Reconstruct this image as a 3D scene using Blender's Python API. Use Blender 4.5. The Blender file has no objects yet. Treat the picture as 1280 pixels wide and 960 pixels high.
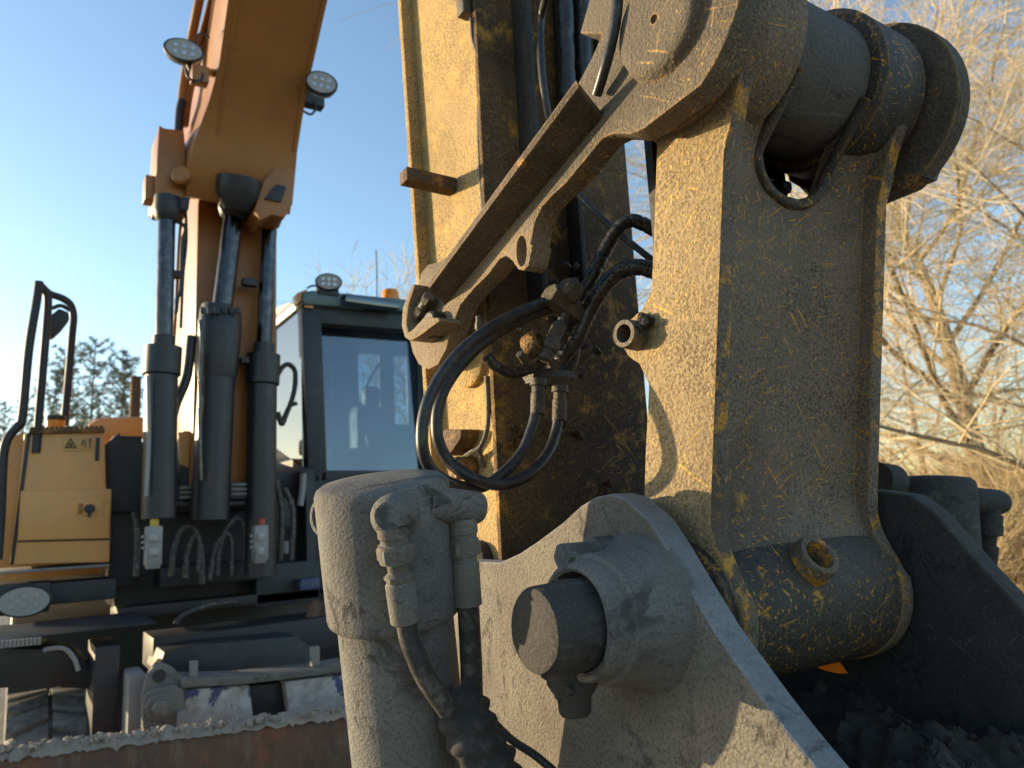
import bpy, bmesh, math, random
import numpy as np
from mathutils import Vector, Matrix, noise as mnoise
random.seed(11)
sc = bpy.context.scene
COL = sc.collection

# ------------------------------------------------------------------ camera
CAM = np.array([-0.89, 0.0, 1.55])
_r, _p = math.radians(3), math.radians(10)
_dx = np.array([.835, -.053, .547]); _dx /= np.linalg.norm(_dx)
_up = np.array([-math.sin(_r)*math.cos(_p), math.cos(_r)*math.cos(_p), math.sin(_p)])
_up -= _dx*(_up@_dx); _up /= np.linalg.norm(_up)
_dy = -np.cross(_up, _dx)
M = np.array([_dx, _dy, _up])            # camera space (right, up, forward) -> world
FPX = 924.0
cam_d = bpy.data.cameras.new('camera')
cam_d.sensor_width = 36; cam_d.lens = 36*FPX/1280
cam_d.clip_start = 0.02; cam_d.clip_end = 3000
cam_d.dof.use_dof = True; cam_d.dof.focus_distance = 1.0; cam_d.dof.aperture_fstop = 6.5
cam = bpy.data.objects.new('camera', cam_d); COL.objects.link(cam)
_mw = Matrix.Identity(4)
for i in range(3):
    _mw[i][0] = M[i, 0]; _mw[i][1] = M[i, 1]; _mw[i][2] = -M[i, 2]; _mw[i][3] = CAM[i]
cam.matrix_world = _mw
sc.camera = cam

# ------------------------------------------------------------------ sky and sun
SUN_TRAVEL = Vector((1.0, -1.15, -0.21)).normalized()
w = bpy.data.worlds.new('World'); sc.world = w; w.use_nodes = True
nt = w.node_tree
bg = nt.nodes['Background']; bg.inputs[1].default_value = 0.15
sky = nt.nodes.new('ShaderNodeTexSky'); sky.sky_type = 'NISHITA'; sky.sun_disc = False
to_sun = -SUN_TRAVEL
sky.sun_elevation = math.asin(to_sun.z)
sky.sun_rotation = math.atan2(to_sun.x, to_sun.y)
sky.air_density = 1.0; sky.dust_density = 0.6; sky.ozone_density = 2.0
nt.links.new(sky.outputs[0], bg.inputs[0])
sun_d = bpy.data.lights.new('sun', 'SUN'); sun_d.energy = 3.2; sun_d.angle = math.radians(0.5)
sun_d.color = (1.0, 0.78, 0.48)
sun = bpy.data.objects.new('sun', sun_d); COL.objects.link(sun)
sun.rotation_euler = SUN_TRAVEL.to_track_quat('-Z', 'Y').to_euler()
sc.view_settings.view_transform = 'Standard'; sc.view_settings.look = 'None'
sc.view_settings.exposure = 1.4; sc.view_settings.gamma = 1.0
sc.cycles.max_bounces = 6; sc.cycles.diffuse_bounces = 3; sc.cycles.glossy_bounces = 3
sc.cycles.transparent_max_bounces = 8

# ------------------------------------------------------------------ measuring (photo point -> point on a real plane)
def ray(px, py): return M @ np.array([(px-640)/FPX, -(py-480)/FPX, 1.0])
def hit(px, py, ax, v):
    d = ray(px, py); return Vector(CAM + d*(v-CAM[ax])/d[ax])
def hX(px, py, v): return hit(px, py, 0, v)
def hY(px, py, v): return hit(px, py, 1, v)
def hZ(px, py, v): return hit(px, py, 2, v)
def hP(px, py, pt, n):
    d = Vector(ray(px, py)); c = Vector(CAM); return c + d*((Vector(pt)-c).dot(n)/d.dot(n))
def at(px, py, dep): return Vector(CAM + ray(px, py)*dep)

# ------------------------------------------------------------------ materials
class G:
    def __init__(s, name):
        s.m = bpy.data.materials.new(name); s.m.use_nodes = True; s.t = s.m.node_tree
        s.b = s.t.nodes['Principled BSDF']; s.co = s.t.nodes.new('ShaderNodeTexCoord').outputs['Object']
    def new(s, k, **kw):
        n = s.t.nodes.new(k)
        for a, v in kw.items(): setattr(n, a, v)
        return n
    def put(s, sock, v):
        if hasattr(v, 'links'): s.t.links.new(v, sock)
        else: sock.default_value = v
    def noise(s, scale, detail=4, rough=.55, co=None, dist=0.0):
        n = s.new('ShaderNodeTexNoise'); s.put(n.inputs['Vector'], co or s.co)
        n.inputs['Scale'].default_value = scale; n.inputs['Detail'].default_value = detail
        n.inputs['Roughness'].default_value = rough; n.inputs['Distortion'].default_value = dist
        return n.outputs['Fac']
    def voro(s, scale, co=None):
        n = s.new('ShaderNodeTexVoronoi'); s.put(n.inputs['Vector'], co or s.co); n.inputs['Scale'].default_value = scale
        return n.outputs['Distance']
    def mapping(s, rot=(0,0,0), scale=(1,1,1), loc=(0,0,0), co=None):
        n = s.new('ShaderNodeMapping'); s.put(n.inputs['Vector'], co or s.co)
        n.inputs['Rotation'].default_value = rot; n.inputs['Scale'].default_value = scale; n.inputs['Location'].default_value = loc
        return n.outputs[0]
    def warp(s, scale, amt):
        n = s.new('ShaderNodeTexNoise'); s.put(n.inputs['Vector'], s.co); n.inputs['Scale'].default_value = scale
        sub = s.new('ShaderNodeVectorMath', operation='SUBTRACT'); s.put(sub.inputs[0], n.outputs['Color']); sub.inputs[1].default_value = (.5,.5,.5)
        mul = s.new('ShaderNodeVectorMath', operation='SCALE'); s.put(mul.inputs[0], sub.outputs[0]); mul.inputs['Scale'].default_value = amt
        add = s.new('ShaderNodeVectorMath', operation='ADD'); s.put(add.inputs[0], s.co); s.put(add.inputs[1], mul.outputs[0])
        return add.outputs[0]
    def math(s, op, a, b=0.0, clamp=False):
        n = s.new('ShaderNodeMath', operation=op, use_clamp=clamp); s.put(n.inputs[0], a); s.put(n.inputs[1], b); return n.outputs[0]
    def ramp(s, f, a, b, v0=0.0, v1=1.0):
        n = s.new('ShaderNodeMapRange'); n.clamp = True; s.put(n.inputs['Value'], f)
        n.inputs['From Min'].default_value = a; n.inputs['From Max'].default_value = b
        n.inputs['To Min'].default_value = v0; n.inputs['To Max'].default_value = v1
        return n.outputs['Result']
    def mix(s, f, a, b, blend='MIX'):
        n = s.new('ShaderNodeMix', data_type='RGBA', blend_type=blend)
        s.put(n.inputs[0], f)
        for sock, v in ((n.inputs[6], a), (n.inputs[7], b)):
            s.put(sock, v if hasattr(v, 'links') else (*v, 1.0))
        return n.outputs[2]
    def bump(s, h, strength, dist, prev=None):
        n = s.new('ShaderNodeBump'); n.inputs['Strength'].default_value = strength; n.inputs['Distance'].default_value = dist
        s.put(n.inputs['Height'], h)
        if prev is not None: s.put(n.inputs['Normal'], prev)
        return n.outputs[0]
    def out(s, col=None, rough=None, normal=None, metal=None):
        if col is not None: s.put(s.b.inputs['Base Color'], col if hasattr(col, 'links') else (*col, 1.0))
        if rough is not None: s.put(s.b.inputs['Roughness'], rough)
        if normal is not None: s.put(s.b.inputs['Normal'], normal)
        if metal is not None: s.put(s.b.inputs['Metallic'], metal)
        return s.m

def edge_wear(g, rad=.008):
    bv = g.new('ShaderNodeBevel', samples=4); bv.inputs['Radius'].default_value = rad
    ge = g.new('ShaderNodeNewGeometry')
    dt = g.new('ShaderNodeVectorMath', operation='DOT_PRODUCT'); g.put(dt.inputs[0], bv.outputs[0]); g.put(dt.inputs[1], ge.outputs['Normal'])
    e = g.math('SUBTRACT', 1.0, dt.outputs['Value'])
    return g.math('MULTIPLY', g.ramp(e, .03, .16), g.ramp(g.noise(30, 5, .7), .40, .58))
def scratches(g, rots, length=4.0, dens=150.0, warp=.02, lo=.45, thr=.17):
    """thin tapering scrapes: stretched Voronoi cells, one set for each direction"""
    wco = g.warp(9.0, warp); acc = None
    for i, r in enumerate(rots):
        rc = g.mapping(r, (1, 1, 1), (i*1.7, i*.9, i*2.3), wco)
        big = i % 3 == 1
        ln, dn, th = (length*.34, dens*.52, thr*1.0) if big else (length*(1+.35*(i % 3)), dens, thr)
        d = g.voro(1.0, g.mapping((0, 0, 0), (ln, dn, dn), (0, 0, 0), rc))
        line = g.ramp(d, th, th*.55)
        acc = line if acc is None else g.math('MAXIMUM', acc, line)
    msk = g.ramp(g.noise(5.0, 4, .65, g.mapping(loc=(5.1, 2.2, 7))), lo, lo+.12)
    return g.math('MULTIPLY', acc, msk)
ROTS = ((0, .6, 0), (0, -.85, 0), (0, .12, .1), (.7, 0, 1.5708), (-.6, 0, 1.5708), (1.25, 0, 1.5708))
def gritty(name, paint, grime, dark, cover=.56, wear=.13, grit=230.0, dark_at=.55, scr=1.0, bumpd=.0036, rough=.82, zdark=None, slo=.45, edge=None, runs=.45):
    """old machine paint under a crust of dust: paint shows in worn patches and scratches"""
    g = G(name)
    big = g.noise(4.0, 5, .6); mid = g.noise(22.0, 8, .68, g.warp(8, .06)); fine = g.noise(grit, 3, .6)
    big2 = g.noise(2.6, 4, .6, g.mapping(loc=(3, 8, 1)))
    patch = g.ramp(g.math('ADD', mid, g.math('MULTIPLY', g.math('SUBTRACT', big, .5), .5)), cover, cover+wear)
    sc_ = g.math('MULTIPLY', scratches(g, ROTS, lo=slo), scr)
    pm = g.math('MAXIMUM', patch, sc_)
    if zdark:  # mix leans further to the dark colour with height
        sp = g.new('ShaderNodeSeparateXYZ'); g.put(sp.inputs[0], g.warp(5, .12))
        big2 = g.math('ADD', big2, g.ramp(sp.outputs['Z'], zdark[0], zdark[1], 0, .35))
    dirt = g.mix(g.ramp(g.math('ADD', big2, g.math('MULTIPLY', mid, .35)), dark_at+.1, dark_at+.32), grime, dark)
    col = g.mix(pm, dirt, paint)
    run = g.noise(1.0, 5, .7, g.mapping((.02, .03, 0), (34, 34, 2.2), (3, 1, 8), g.warp(4, .05)))
    rmask = g.math('MULTIPLY', g.ramp(run, .5, .68), g.ramp(g.noise(3.2, 3, .5, g.mapping(loc=(1, 9, 4))), .45, .65))
    col = g.mix(g.math('MULTIPLY', rmask, runs), col, dark)
    spk = g.math('MULTIPLY', g.ramp(fine, .40, .54, .85, 0.0), g.ramp(g.noise(7, 5, .65, g.mapping(loc=(6, 2, 5))), .34, .62, .25, 1.0))
    col = g.mix(spk, col, tuple(c*.28 for c in grime))
    if edge: col = g.mix(g.math('MULTIPLY', edge_wear(g), .8), col, edge)
    h = g.math('ADD', g.math('MULTIPLY', fine, 1.0), g.math('MULTIPLY', g.voro(grit*.6), .35))
    h = g.math('MULTIPLY', h, g.ramp(big, .38, .6, .55, 1.0))
    nrm = g.bump(h, 1.0, bumpd)
    nrm = g.bump(g.math('SUBTRACT', mid, g.math('MULTIPLY', pm, .25)), .5, .003, nrm)
    rg = g.ramp(pm, 0, 1, rough, .55)
    m = g.out(col, rg, nrm)
    g.b.inputs['Specular IOR Level'].default_value = .3
    return m

def plainpaint(name, col, rough=.5, var=.25, scale=6.0, dust=(.25, .21, .16), dustf=.35, metal=0.0, bumpd=.0008):
    g = G(name)
    n = g.noise(scale, 6, .65); f = g.noise(90, 3)
    c = g.mix(g.ramp(n, .35, .7, 0, 1), tuple(x*(1-var) for x in col), col)
    c = g.mix(g.math('MULTIPLY', g.ramp(g.noise(scale*2.3, 7, .7, g.mapping(loc=(4, 1, 2))), .48, .72), dustf), c, dust)
    return g.out(c, g.ramp(n, .3, .7, rough*.85, min(1, rough*1.2)), g.bump(f, .4, bumpd), metal)

MAT = {}
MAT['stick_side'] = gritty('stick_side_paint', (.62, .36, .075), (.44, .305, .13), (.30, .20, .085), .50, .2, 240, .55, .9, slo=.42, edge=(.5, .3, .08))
MAT['stick_front'] = gritty('stick_front_shaded_grime', (.44, .215, .022), (.15, .088, .04), (.036, .026, .019), .53, .16, 230, .46, .6, slo=.42)  # rust and grease, with the front's shade darkened into the colour
MAT['link'] = gritty('bucket_link_shaded_paint', (.60, .27, .025), (.215, .158, .112), (.095, .072, .054), .655, .12, 250, .60, 1.0, slo=.37, edge=(.48, .27, .04))  # copy for shaded faces: shade and warm bounce put into the grime
MAT['link_sunlit'] = gritty('bucket_link_sunlit_grit', (.62, .36, .06), (.32, .235, .125), (.215, .155, .085), .64, .12, 240, .62, 1.0, slo=.40, edge=(.55, .31, .05))  # lighter copy for the sunlit flange, sun put into the colour
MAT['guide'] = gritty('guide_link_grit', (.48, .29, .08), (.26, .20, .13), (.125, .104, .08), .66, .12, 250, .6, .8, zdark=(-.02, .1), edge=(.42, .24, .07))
MAT['guide_rib'] = gritty('guide_shaded_grime', (.42, .21, .035), (.15, .115, .078), (.055, .043, .034), .58, .12, 210, .5, .6, .0036, edge=(.4, .25, .09))  # guide paint darkened: shade of the rib and right eye is painted in
MAT['rust_edge'] = gritty('worn_rusty_edge', (.36, .17, .035), (.15, .095, .055), (.07, .045, .03), .52, .14, 220, .5, 1.0)
MAT['paint_edge'] = gritty('scraped_yellow_edge', (.52, .24, .025), (.17, .13, .095), (.08, .062, .045), .515, .08, 220, .6, 1.0)
MAT['boss'] = gritty('greasy_boss_paint', (.52, .24, .02), (.085, .07, .054), (.032, .028, .024), .635, .05, 260, .55, 1.0, .0022, .62, slo=.38, edge=(.45, .21, .02))
MAT['greasy'] = gritty('greasy_black_steel', (.11, .07, .035), (.045, .038, .032), (.018, .016, .015), .62, .1, 200, .5, .6, .002, .55)
def cast(name, base, dark, spot, grit=260.0, bumpd=.0026, lump=.0026, spk=.55):
    g = G(name)
    wco = g.warp(6, .05)
    big = g.noise(7, 6, .65, wco); mid = g.noise(38, 7, .7, wco); fine = g.noise(grit, 4, .6)
    c = g.mix(g.ramp(big, .38, .68), base, tuple(x*.72 for x in base))
    # dark smears where the dust was rubbed off
    smear = g.noise(1.0, 5, .65, g.mapping((.4, .2, .9), (9, 34, 22), (2, 5, 1), g.warp(9, .12)))
    m = g.math('MULTIPLY', g.ramp(smear, .54, .62), g.ramp(g.noise(5, 3, .5, g.mapping(loc=(9, 4, 2))), .44, .56))
    c = g.mix(g.math('MULTIPLY', m, .85), c, dark)
    c = g.mix(g.math('MULTIPLY', scratches(g, ROTS[1:5], 5, 130, .03, .42, .19), .75), c, spot)
    damp = g.ramp(g.noise(3.4, 6, .62, g.mapping(loc=(2, 7, 3))), .50, .66)
    c = g.mix(g.math('MULTIPLY', damp, .55), c, tuple(x*.42 for x in base))
    c = g.mix(g.math('MULTIPLY', edge_wear(g), .6), c, tuple(min(1, x*1.35) for x in base))
    c = g.mix(g.math('MULTIPLY', g.ramp(fine, .36, .53, spk, 0), g.ramp(mid, .35, .6, .5, 1)), c, tuple(x*.33 for x in base))
    nrm = g.bump(fine, 1.0, bumpd)
    nrm = g.bump(g.math('SUBTRACT', mid, g.math('MULTIPLY', m, .6)), .7, lump, nrm)
    g.b.inputs['Specular IOR Level'].default_value = .3
    return g.out(c, .78, nrm)
MAT['cast'] = cast('dusty_cast_steel', (.195, .184, .166), (.045, .042, .04), (.07, .065, .06))
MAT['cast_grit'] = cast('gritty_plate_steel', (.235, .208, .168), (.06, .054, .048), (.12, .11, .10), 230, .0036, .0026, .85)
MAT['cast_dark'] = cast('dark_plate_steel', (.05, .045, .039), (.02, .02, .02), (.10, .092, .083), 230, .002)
MAT['cast_mid'] = cast('dusty_dark_steel', (.115, .102, .088), (.03, .028, .026), (.16, .15, .13), 240, .0022)
MAT['rim'] = cast('rubbed_plate_rim', (.25, .25, .25), (.09, .09, .09), (.13, .13, .13), 300, .0008)
MAT['pin'] = cast('oily_pin_steel', (.06, .055, .05), (.02, .02, .02), (.1, .09, .08), 280, .0018)
MAT['orange'] = plainpaint('machine_orange_yellow', (.70, .35, .11), .42, .12, 4, (.32, .24, .16), .3)  # lightened: glare over the side box is put into the paint
MAT['boom'] = plainpaint('boom_orange_yellow', (.34, .135, .028), .45, .2, 3, (.17, .09, .04), .5)  # same orange darkened: the boom's shade is put into the paint
MAT['dark'] = plainpaint('dark_grey_machine_paint', (.018, .024, .031), .5, .3, 5, (.055, .055, .053), .5)
MAT['black'] = plainpaint('black_machine_steel', (.016, .018, .022), .5, .3, 5, (.05, .05, .05), .45)
MAT['cyl'] = plainpaint('charcoal_cylinder_paint', (.018, .022, .028), .42, .3, 7, (.05, .05, .05), .4)
MAT['ledge'] = plainpaint('dust_covered_ledge', (.26, .245, .225), .8, .25, 9, (.2, .18, .15), .4)
MAT['white'] = plainpaint('worn_white_paint', (.29, .29, .29), .5, .2, 9, (.28, .25, .2), .6)
MAT['blue'] = plainpaint('chipped_blue_paint', (.035, .05, .15), .45, .3, 9, (.25, .24, .23), .5)
g = G('chipped_blue_on_white_paint')
n = g.noise(9, 6, .62, g.mapping(scale=(1, 1, .6))); c = g.mix(g.ramp(g.noise(14, 6, .7), .4, .65), (.42, .41, .40), (.24, .22, .19))
c = g.mix(g.ramp(n, .545, .56), c, (.05, .06, .14)); c = g.mix(g.ramp(g.noise(30, 6, .7, g.mapping(loc=(3, 3, 3))), .6, .66), c, (.13, .075, .05))
MAT['bluewhite'] = g.out(c, .6, g.bump(n, .4, .003))
MAT['red'] = plainpaint('red_cap', (.45, .05, .03), .5)
MAT['yellow'] = plainpaint('yellow_cap', (.65, .42, .05), .5)
MAT['amber'] = plainpaint('amber_lens', (.85, .26, .01), .25, .1, 20, (.6, .3, .1), .1)
MAT['sunlit_orange'] = plainpaint('sunlit_orange_sliver', (.95, .16, .005), .4, .1, 40, (.9, .4, .02), .5)  # sunlit look put into a bright base colour
MAT['lens'] = plainpaint('frosted_lamp_lens', (.34, .33, .31), .25, .15, 30, (.3, .27, .22), .4)
MAT['led'] = plainpaint('lamp_reflector', (.5, .5, .5), .12, .1, 40, (.6, .6, .6), .2, .6)
MAT['teal'] = plainpaint('teal_grey_cab_roof', (.10, .165, .17), .35, .2, 6, (.2, .2, .18), .3)
MAT['rubber'] = plainpaint('black_hose_rubber', (.022, .022, .024), .42, .3, 30, (.13, .11, .085), .45)
MAT['rubber_dusty'] = plainpaint('dusty_hose_rubber', (.035, .033, .032), .55, .3, 25, (.2, .17, .13), .8)
MAT['wrap'] = plainpaint('oily_spiral_wrap', (.022, .021, .021), .32, .3, 40, (.16, .135, .10), .6)
MAT['fitting'] = cast('dusty_steel_fitting', (.20, .18, .15), (.05, .045, .04), (.3, .28, .25), 320, .0010, .001)
MAT['fit_dark'] = gritty('greasy_fitting', (.2, .12, .05), (.14, .115, .08), (.04, .035, .03), .6, .1, 260, .5, .6, .002, .5)
MAT['chrome'] = plainpaint('chromed_rod', (.07, .07, .072), .22, .1, 12, (.3, .28, .25), .35, 1.0, .0002)
MAT['sleeve'] = plainpaint('worn_fabric_sleeve', (.035, .033, .03), .85, .3, 30, (.12, .105, .085), .6)
MAT['sign'] = plainpaint('warning_sticker', (.58, .33, .12), .5, .05, 20, (.4, .3, .2), .2)
MAT['ink'] = plainpaint('printed_black', (.05, .045, .04), .6, .1)
g = G('rusty_steel')
n = g.noise(6, 8, .7); c = g.mix(g.ramp(n, .35, .6), (.075, .052, .04), (.135, .075, .052))
c = g.mix(g.ramp(g.noise(3, 4, .6, g.mapping(loc=(5, 5, 5))), .52, .66), c, (.24, .085, .035))
c = g.mix(g.ramp(g.noise(1, 5, .7, g.mapping(scale=(30, 30, 3))), .5, .75, 0, .6), c, (.2, .16, .12))
MAT['rust'] = g.out(c, .85, g.bump(g.noise(60, 6, .7), .6, .004))
g = G('dry_earth'); n = g.noise(40, 8, .7)
MAT['earth'] = g.out(g.mix(n, (.16, .135, .105), (.38, .33, .265)), .95, g.bump(g.noise(160, 5), .8, .003))
g = G('dark_mud'); n = g.noise(18, 8, .7)
MAT['mud'] = g.out(g.mix(g.ramp(n, .35, .7), (.022, .018, .014), (.085, .066, .048)), .85, g.bump(g.noise(110, 6, .7), 1.0, .006))
g = G('sandy_ground'); n = g.noise(.35, 9, .65); n2 = g.noise(6, 7, .7)
c = g.mix(g.ramp(n, .35, .65), (.20, .16, .11), (.34, .28, .20)); c = g.mix(g.ramp(n2, .4, .7, 0, .6), c, (.14, .115, .085))
MAT['ground'] = g.out(c, .95, g.bump(n2, .8, .05))
g = G('tyre_rubber'); n = g.noise(25, 6, .7)
MAT['tyre'] = g.out(g.mix(g.ramp(n, .35, .65), (.12, .113, .105), (.26, .245, .22)), .9, g.bump(n, .6, .004))
g = G('bare_tree_bark'); n = g.noise(1, 6, .7, g.mapping(scale=(18, 18, 5)))
MAT['bark'] = g.out(g.mix(g.ramp(n, .3, .7), (.16, .115, .07), (.34, .26, .16)), .9, g.bump(n, .8, .02))
g = G('bare_twig_bark'); n = g.noise(3, 4)
MAT['twig'] = g.out(g.mix(n, (.52, .41, .24), (.78, .65, .42)), .8)
g = G('dry_shrub_twig'); n = g.noise(2, 4)
MAT['brush'] = g.out(g.mix(n, (.36, .26, .13), (.56, .43, .24)), .9)
g = G('pine_bark'); n = g.noise(6, 5)
MAT['pine_bark'] = g.out(g.mix(n, (.11, .08, .05), (.2, .14, .09)), .9)
g = G('pine_needles'); n = g.noise(1.2, 4)
MAT['needles'] = g.out(g.mix(n, (.12, .14, .095), (.21, .22, .15)), .8)
def glass(name, tint, refl):
    g = G(name); t = g.t
    tr = t.nodes.new('ShaderNodeBsdfTransparent'); tr.inputs[0].default_value = (*tint, 1)
    gl = t.nodes.new('ShaderNodeBsdfGlossy'); gl.inputs['Roughness'].default_value = .02
    fr = t.nodes.new('ShaderNodeFresnel'); fr.inputs[0].default_value = 1.5
    f = g.math('ADD', fr.outputs[0], g.ramp(g.noise(3, 5), .3, .7, refl*.9, refl*1.1), True)
    mx = t.nodes.new('ShaderNodeMixShader'); g.put(mx.inputs[0], f)
    g.put(mx.inputs[1], tr.outputs[0]); g.put(mx.inputs[2], gl.outputs[0])
    t.links.new(mx.outputs[0], t.nodes['Material Output'].inputs[0]); return g.m
MAT['glass_front'] = glass('tinted_windshield_glass', (.36, .46, .55), .10)
MAT['glass_side'] = glass('clear_side_glass', (.72, .8, .8), .12)

# ------------------------------------------------------------------ objects
def root(name, label, cat, loc, group=None):
    o = bpy.data.objects.new(name, None); COL.objects.link(o)
    o.location = loc; o.empty_display_size = .1
    o['label'] = label; o['category'] = cat
    if group: o['group'] = group
    return o
def origin(o):
    v = Vector((0, 0, 0))
    while o is not None: v += o.location; o = o.parent
    return v
def obj(name, bm, mat, parent=None, smooth=40, label=None, bevel=0.0, seg=2):
    if bevel:
        bmesh.ops.remove_doubles(bm, verts=bm.verts, dist=1e-5)
        es = [e for e in bm.edges if len(e.link_faces) == 2 and e.calc_face_angle(0) > math.radians(32)]
        if es: bmesh.ops.bevel(bm, geom=es, offset=bevel, segments=seg, affect='EDGES', clamp_overlap=True, profile=.6)
    bmesh.ops.recalc_face_normals(bm, faces=bm.faces)
    if parent is not None: bmesh.ops.translate(bm, vec=-origin(parent), verts=bm.verts)
    me = bpy.data.meshes.new(name); bm.to_mesh(me); bm.free()
    me.materials.append(MAT[mat] if isinstance(mat, str) else mat)
    if smooth:
        me.polygons.foreach_set('use_smooth', [True]*len(me.polygons))
        try: me.set_sharp_from_angle(angle=math.radians(smooth))
        except Exception: pass
    o = bpy.data.objects.new(name, me); COL.objects.link(o)
    if parent is not None: o.parent = parent
    if label: o['label'] = label
    return o
def edge_mat(o, mat, test):
    o.data.materials.append(MAT[mat])
    for f in o.data.polygons:
        if test(f.normal): f.material_index = 1
def cut(o, bm):
    me = bpy.data.meshes.new('cutter'); bmesh.ops.recalc_face_normals(bm, faces=bm.faces); bm.to_mesh(me); bm.free()
    c = bpy.data.objects.new('cutter', me); COL.objects.link(c); c.parent = o.parent; c.location = -origin(o)+o.location
    md = o.modifiers.new('cut', 'BOOLEAN'); md.operation = 'DIFFERENCE'; md.object = c; md.solver = 'EXACT'
    bpy.context.view_layer.update()
    new = bpy.data.meshes.new_from_object(o.evaluated_get(bpy.context.evaluated_depsgraph_get()))
    o.modifiers.clear(); old = o.data; o.data = new; new.name = old.name
    bpy.data.objects.remove(c); bpy.data.meshes.remove(me)
def tag(o, label, cat, group=None):
    o['label'] = label; o['category'] = cat
    if group: o['group'] = group
    return o
def NB(): return bmesh.new()
def prism(bm, pts, vec):
    vec = Vector(vec); n = len(pts)
    a = [bm.verts.new(p) for p in pts]; b = [bm.verts.new(Vector(p)+vec) for p in pts]
    bm.faces.new(a); bm.faces.new(b[::-1])
    for i in range(n): bm.faces.new((a[i], b[i], b[(i+1) % n], a[(i+1) % n]))
def box(bm, lo, hi):
    x0, y0, z0 = lo; x1, y1, z1 = hi
    prism(bm, [(x0, y0, z0), (x1, y0, z0), (x1, y0, z1), (x0, y0, z1)], (0, y1-y0, 0))
def frame(d):
    d = d.normalized(); a = Vector((0, 0, 1)) if abs(d.z) < .9 else Vector((1, 0, 0))
    u = d.cross(a).normalized(); return u, d.cross(u).normalized()
def lathe(bm, p0, d, prof, n=32, flat=None):
    """turn a profile of (distance along axis, radius) about the axis p0 + t d"""
    p0 = Vector(p0); d = Vector(d).normalized(); u, v = frame(d); rings = []
    for t, r in prof:
        c = p0+d*t
        if r < 1e-6: rings.append([bm.verts.new(c)]); continue
        rings.append([bm.verts.new(c+(u*math.cos(6.283185*i/n)+v*math.sin(6.283185*i/n))*r) for i in range(n)])
    for A, B in zip(rings, rings[1:]):
        if len(A) == 1 and len(B) == 1: continue
        for i in range(n):
            j = (i+1) % n
            if len(A) == 1: bm.faces.new((A[0], B[i], B[j]))
            elif len(B) == 1: bm.faces.new((A[i], A[j], B[0]))
            else: bm.faces.new((A[i], A[j], B[j], B[i]))
    if len(rings[0]) > 1: bm.faces.new(rings[0][::-1])
    if len(rings[-1]) > 1: bm.faces.new(rings[-1])
def cyl(bm, a, b, r, n=20, c=.0):
    a = Vector(a); b = Vector(b); L = (b-a).length
    c = c or min(r*.12, L*.2)
    lathe(bm, a, b-a, [(0, r-c), (c, r), (L-c, r), (L, r-c)], n)
def spline(pts, per=8):
    pts = [Vector(p) for p in pts]; P = [pts[0]*2-pts[1]]+pts+[pts[-1]*2-pts[-2]]; out = []
    for i in range(1, len(P)-2):
        for k in range(per):
            t = k/per; a, b, c, d = P[i-1], P[i], P[i+1], P[i+2]
            out.append(.5*((2*b)+(c-a)*t+(2*a-5*b+4*c-d)*t*t+(3*b-a-3*c+d)*t**3))
    out.append(pts[-1]); return out
def tube(bm, pts, r, n=10, per=8, raw=False, rf=None, caps=True):
    """swept tube; rf(i, angle, length so far) scales the radius"""
    P = [Vector(p) for p in pts] if raw else spline(pts, per)
    rings = []; L = 0; u = None
    for i, p in enumerate(P):
        d = (P[min(i+1, len(P)-1)]-P[max(i-1, 0)]).normalized()
        if u is None: u, _ = frame(d)
        u = (u-d*u.dot(d)).normalized(); v = d.cross(u)
        if i: L += (p-P[i-1]).length
        ri = r if not isinstance(r, (list, tuple)) else r[0]+(r[1]-r[0])*i/(len(P)-1)
        rings.append([bm.verts.new(p+(u*math.cos(6.283185*k/n)+v*math.sin(6.283185*k/n))*ri*(rf(i, 6.283185*k/n, L) if rf else 1)) for k in range(n)])
    for A, B in zip(rings, rings[1:]):
        for k in range(n): bm.faces.new((A[k], A[(k+1) % n], B[(k+1) % n], B[k]))
    if caps: bm.faces.new(rings[0][::-1]); bm.faces.new(rings[-1])
def hexnut(bm, a, b, r):
    lathe(bm, a, Vector(b)-Vector(a), [(0, r*.9), ((Vector(b)-Vector(a)).length*.12, r), ((Vector(b)-Vector(a)).length*.88, r), ((Vector(b)-Vector(a)).length, r*.9)], 6)
def rock(bm, c, r, sq=.7):
    m = Matrix.Translation(c) @ Matrix.Rotation(random.random()*6, 4, Vector((random.random()-.5, random.random()-.5, random.random()-.5+.01))) @ Matrix.Diagonal((1, random.uniform(.6, 1), sq, 1))
    res = bmesh.ops.create_icosphere(bm, subdivisions=1, radius=r, matrix=m)
    for v in res['verts']: v.co += Vector((random.uniform(-1, 1), random.uniform(-1, 1), random.uniform(-1, 1)))*r*.22
def arc(cy, cz, r, a0, a1, n, x):
    return [Vector((x, cy+r*math.cos(math.radians(a0+(a1-a0)*i/n)), cz+r*math.sin(math.radians(a0+(a1-a0)*i/n)))) for i in range(n+1)]
def yz(pts, x): return [Vector((x, p[1], p[2])) for p in pts]

# ------------------------------------------------------------------ ground
bm = NB()
xs = [-900, -300, -100, -40, -20, -10, -5, 0, 5, 10, 20, 40, 100, 300, 900]
V = [[bm.verts.new((x, y, 0 if max(abs(x), abs(y)) > 90 else .10*mnoise.noise((x*.3, y*.3, 0)))) for x in xs] for y in [-300, -100, -30, -10, -4, 0, 3, 6, 9, 13, 18, 25, 40, 80, 200, 900]]
for i in range(len(V)-1):
    for j in range(len(xs)-1): bm.faces.new((V[i][j], V[i][j+1], V[i+1][j+1], V[i+1][j]))
o = obj('ground', bm, 'ground'); o['kind'] = 'structure'

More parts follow.
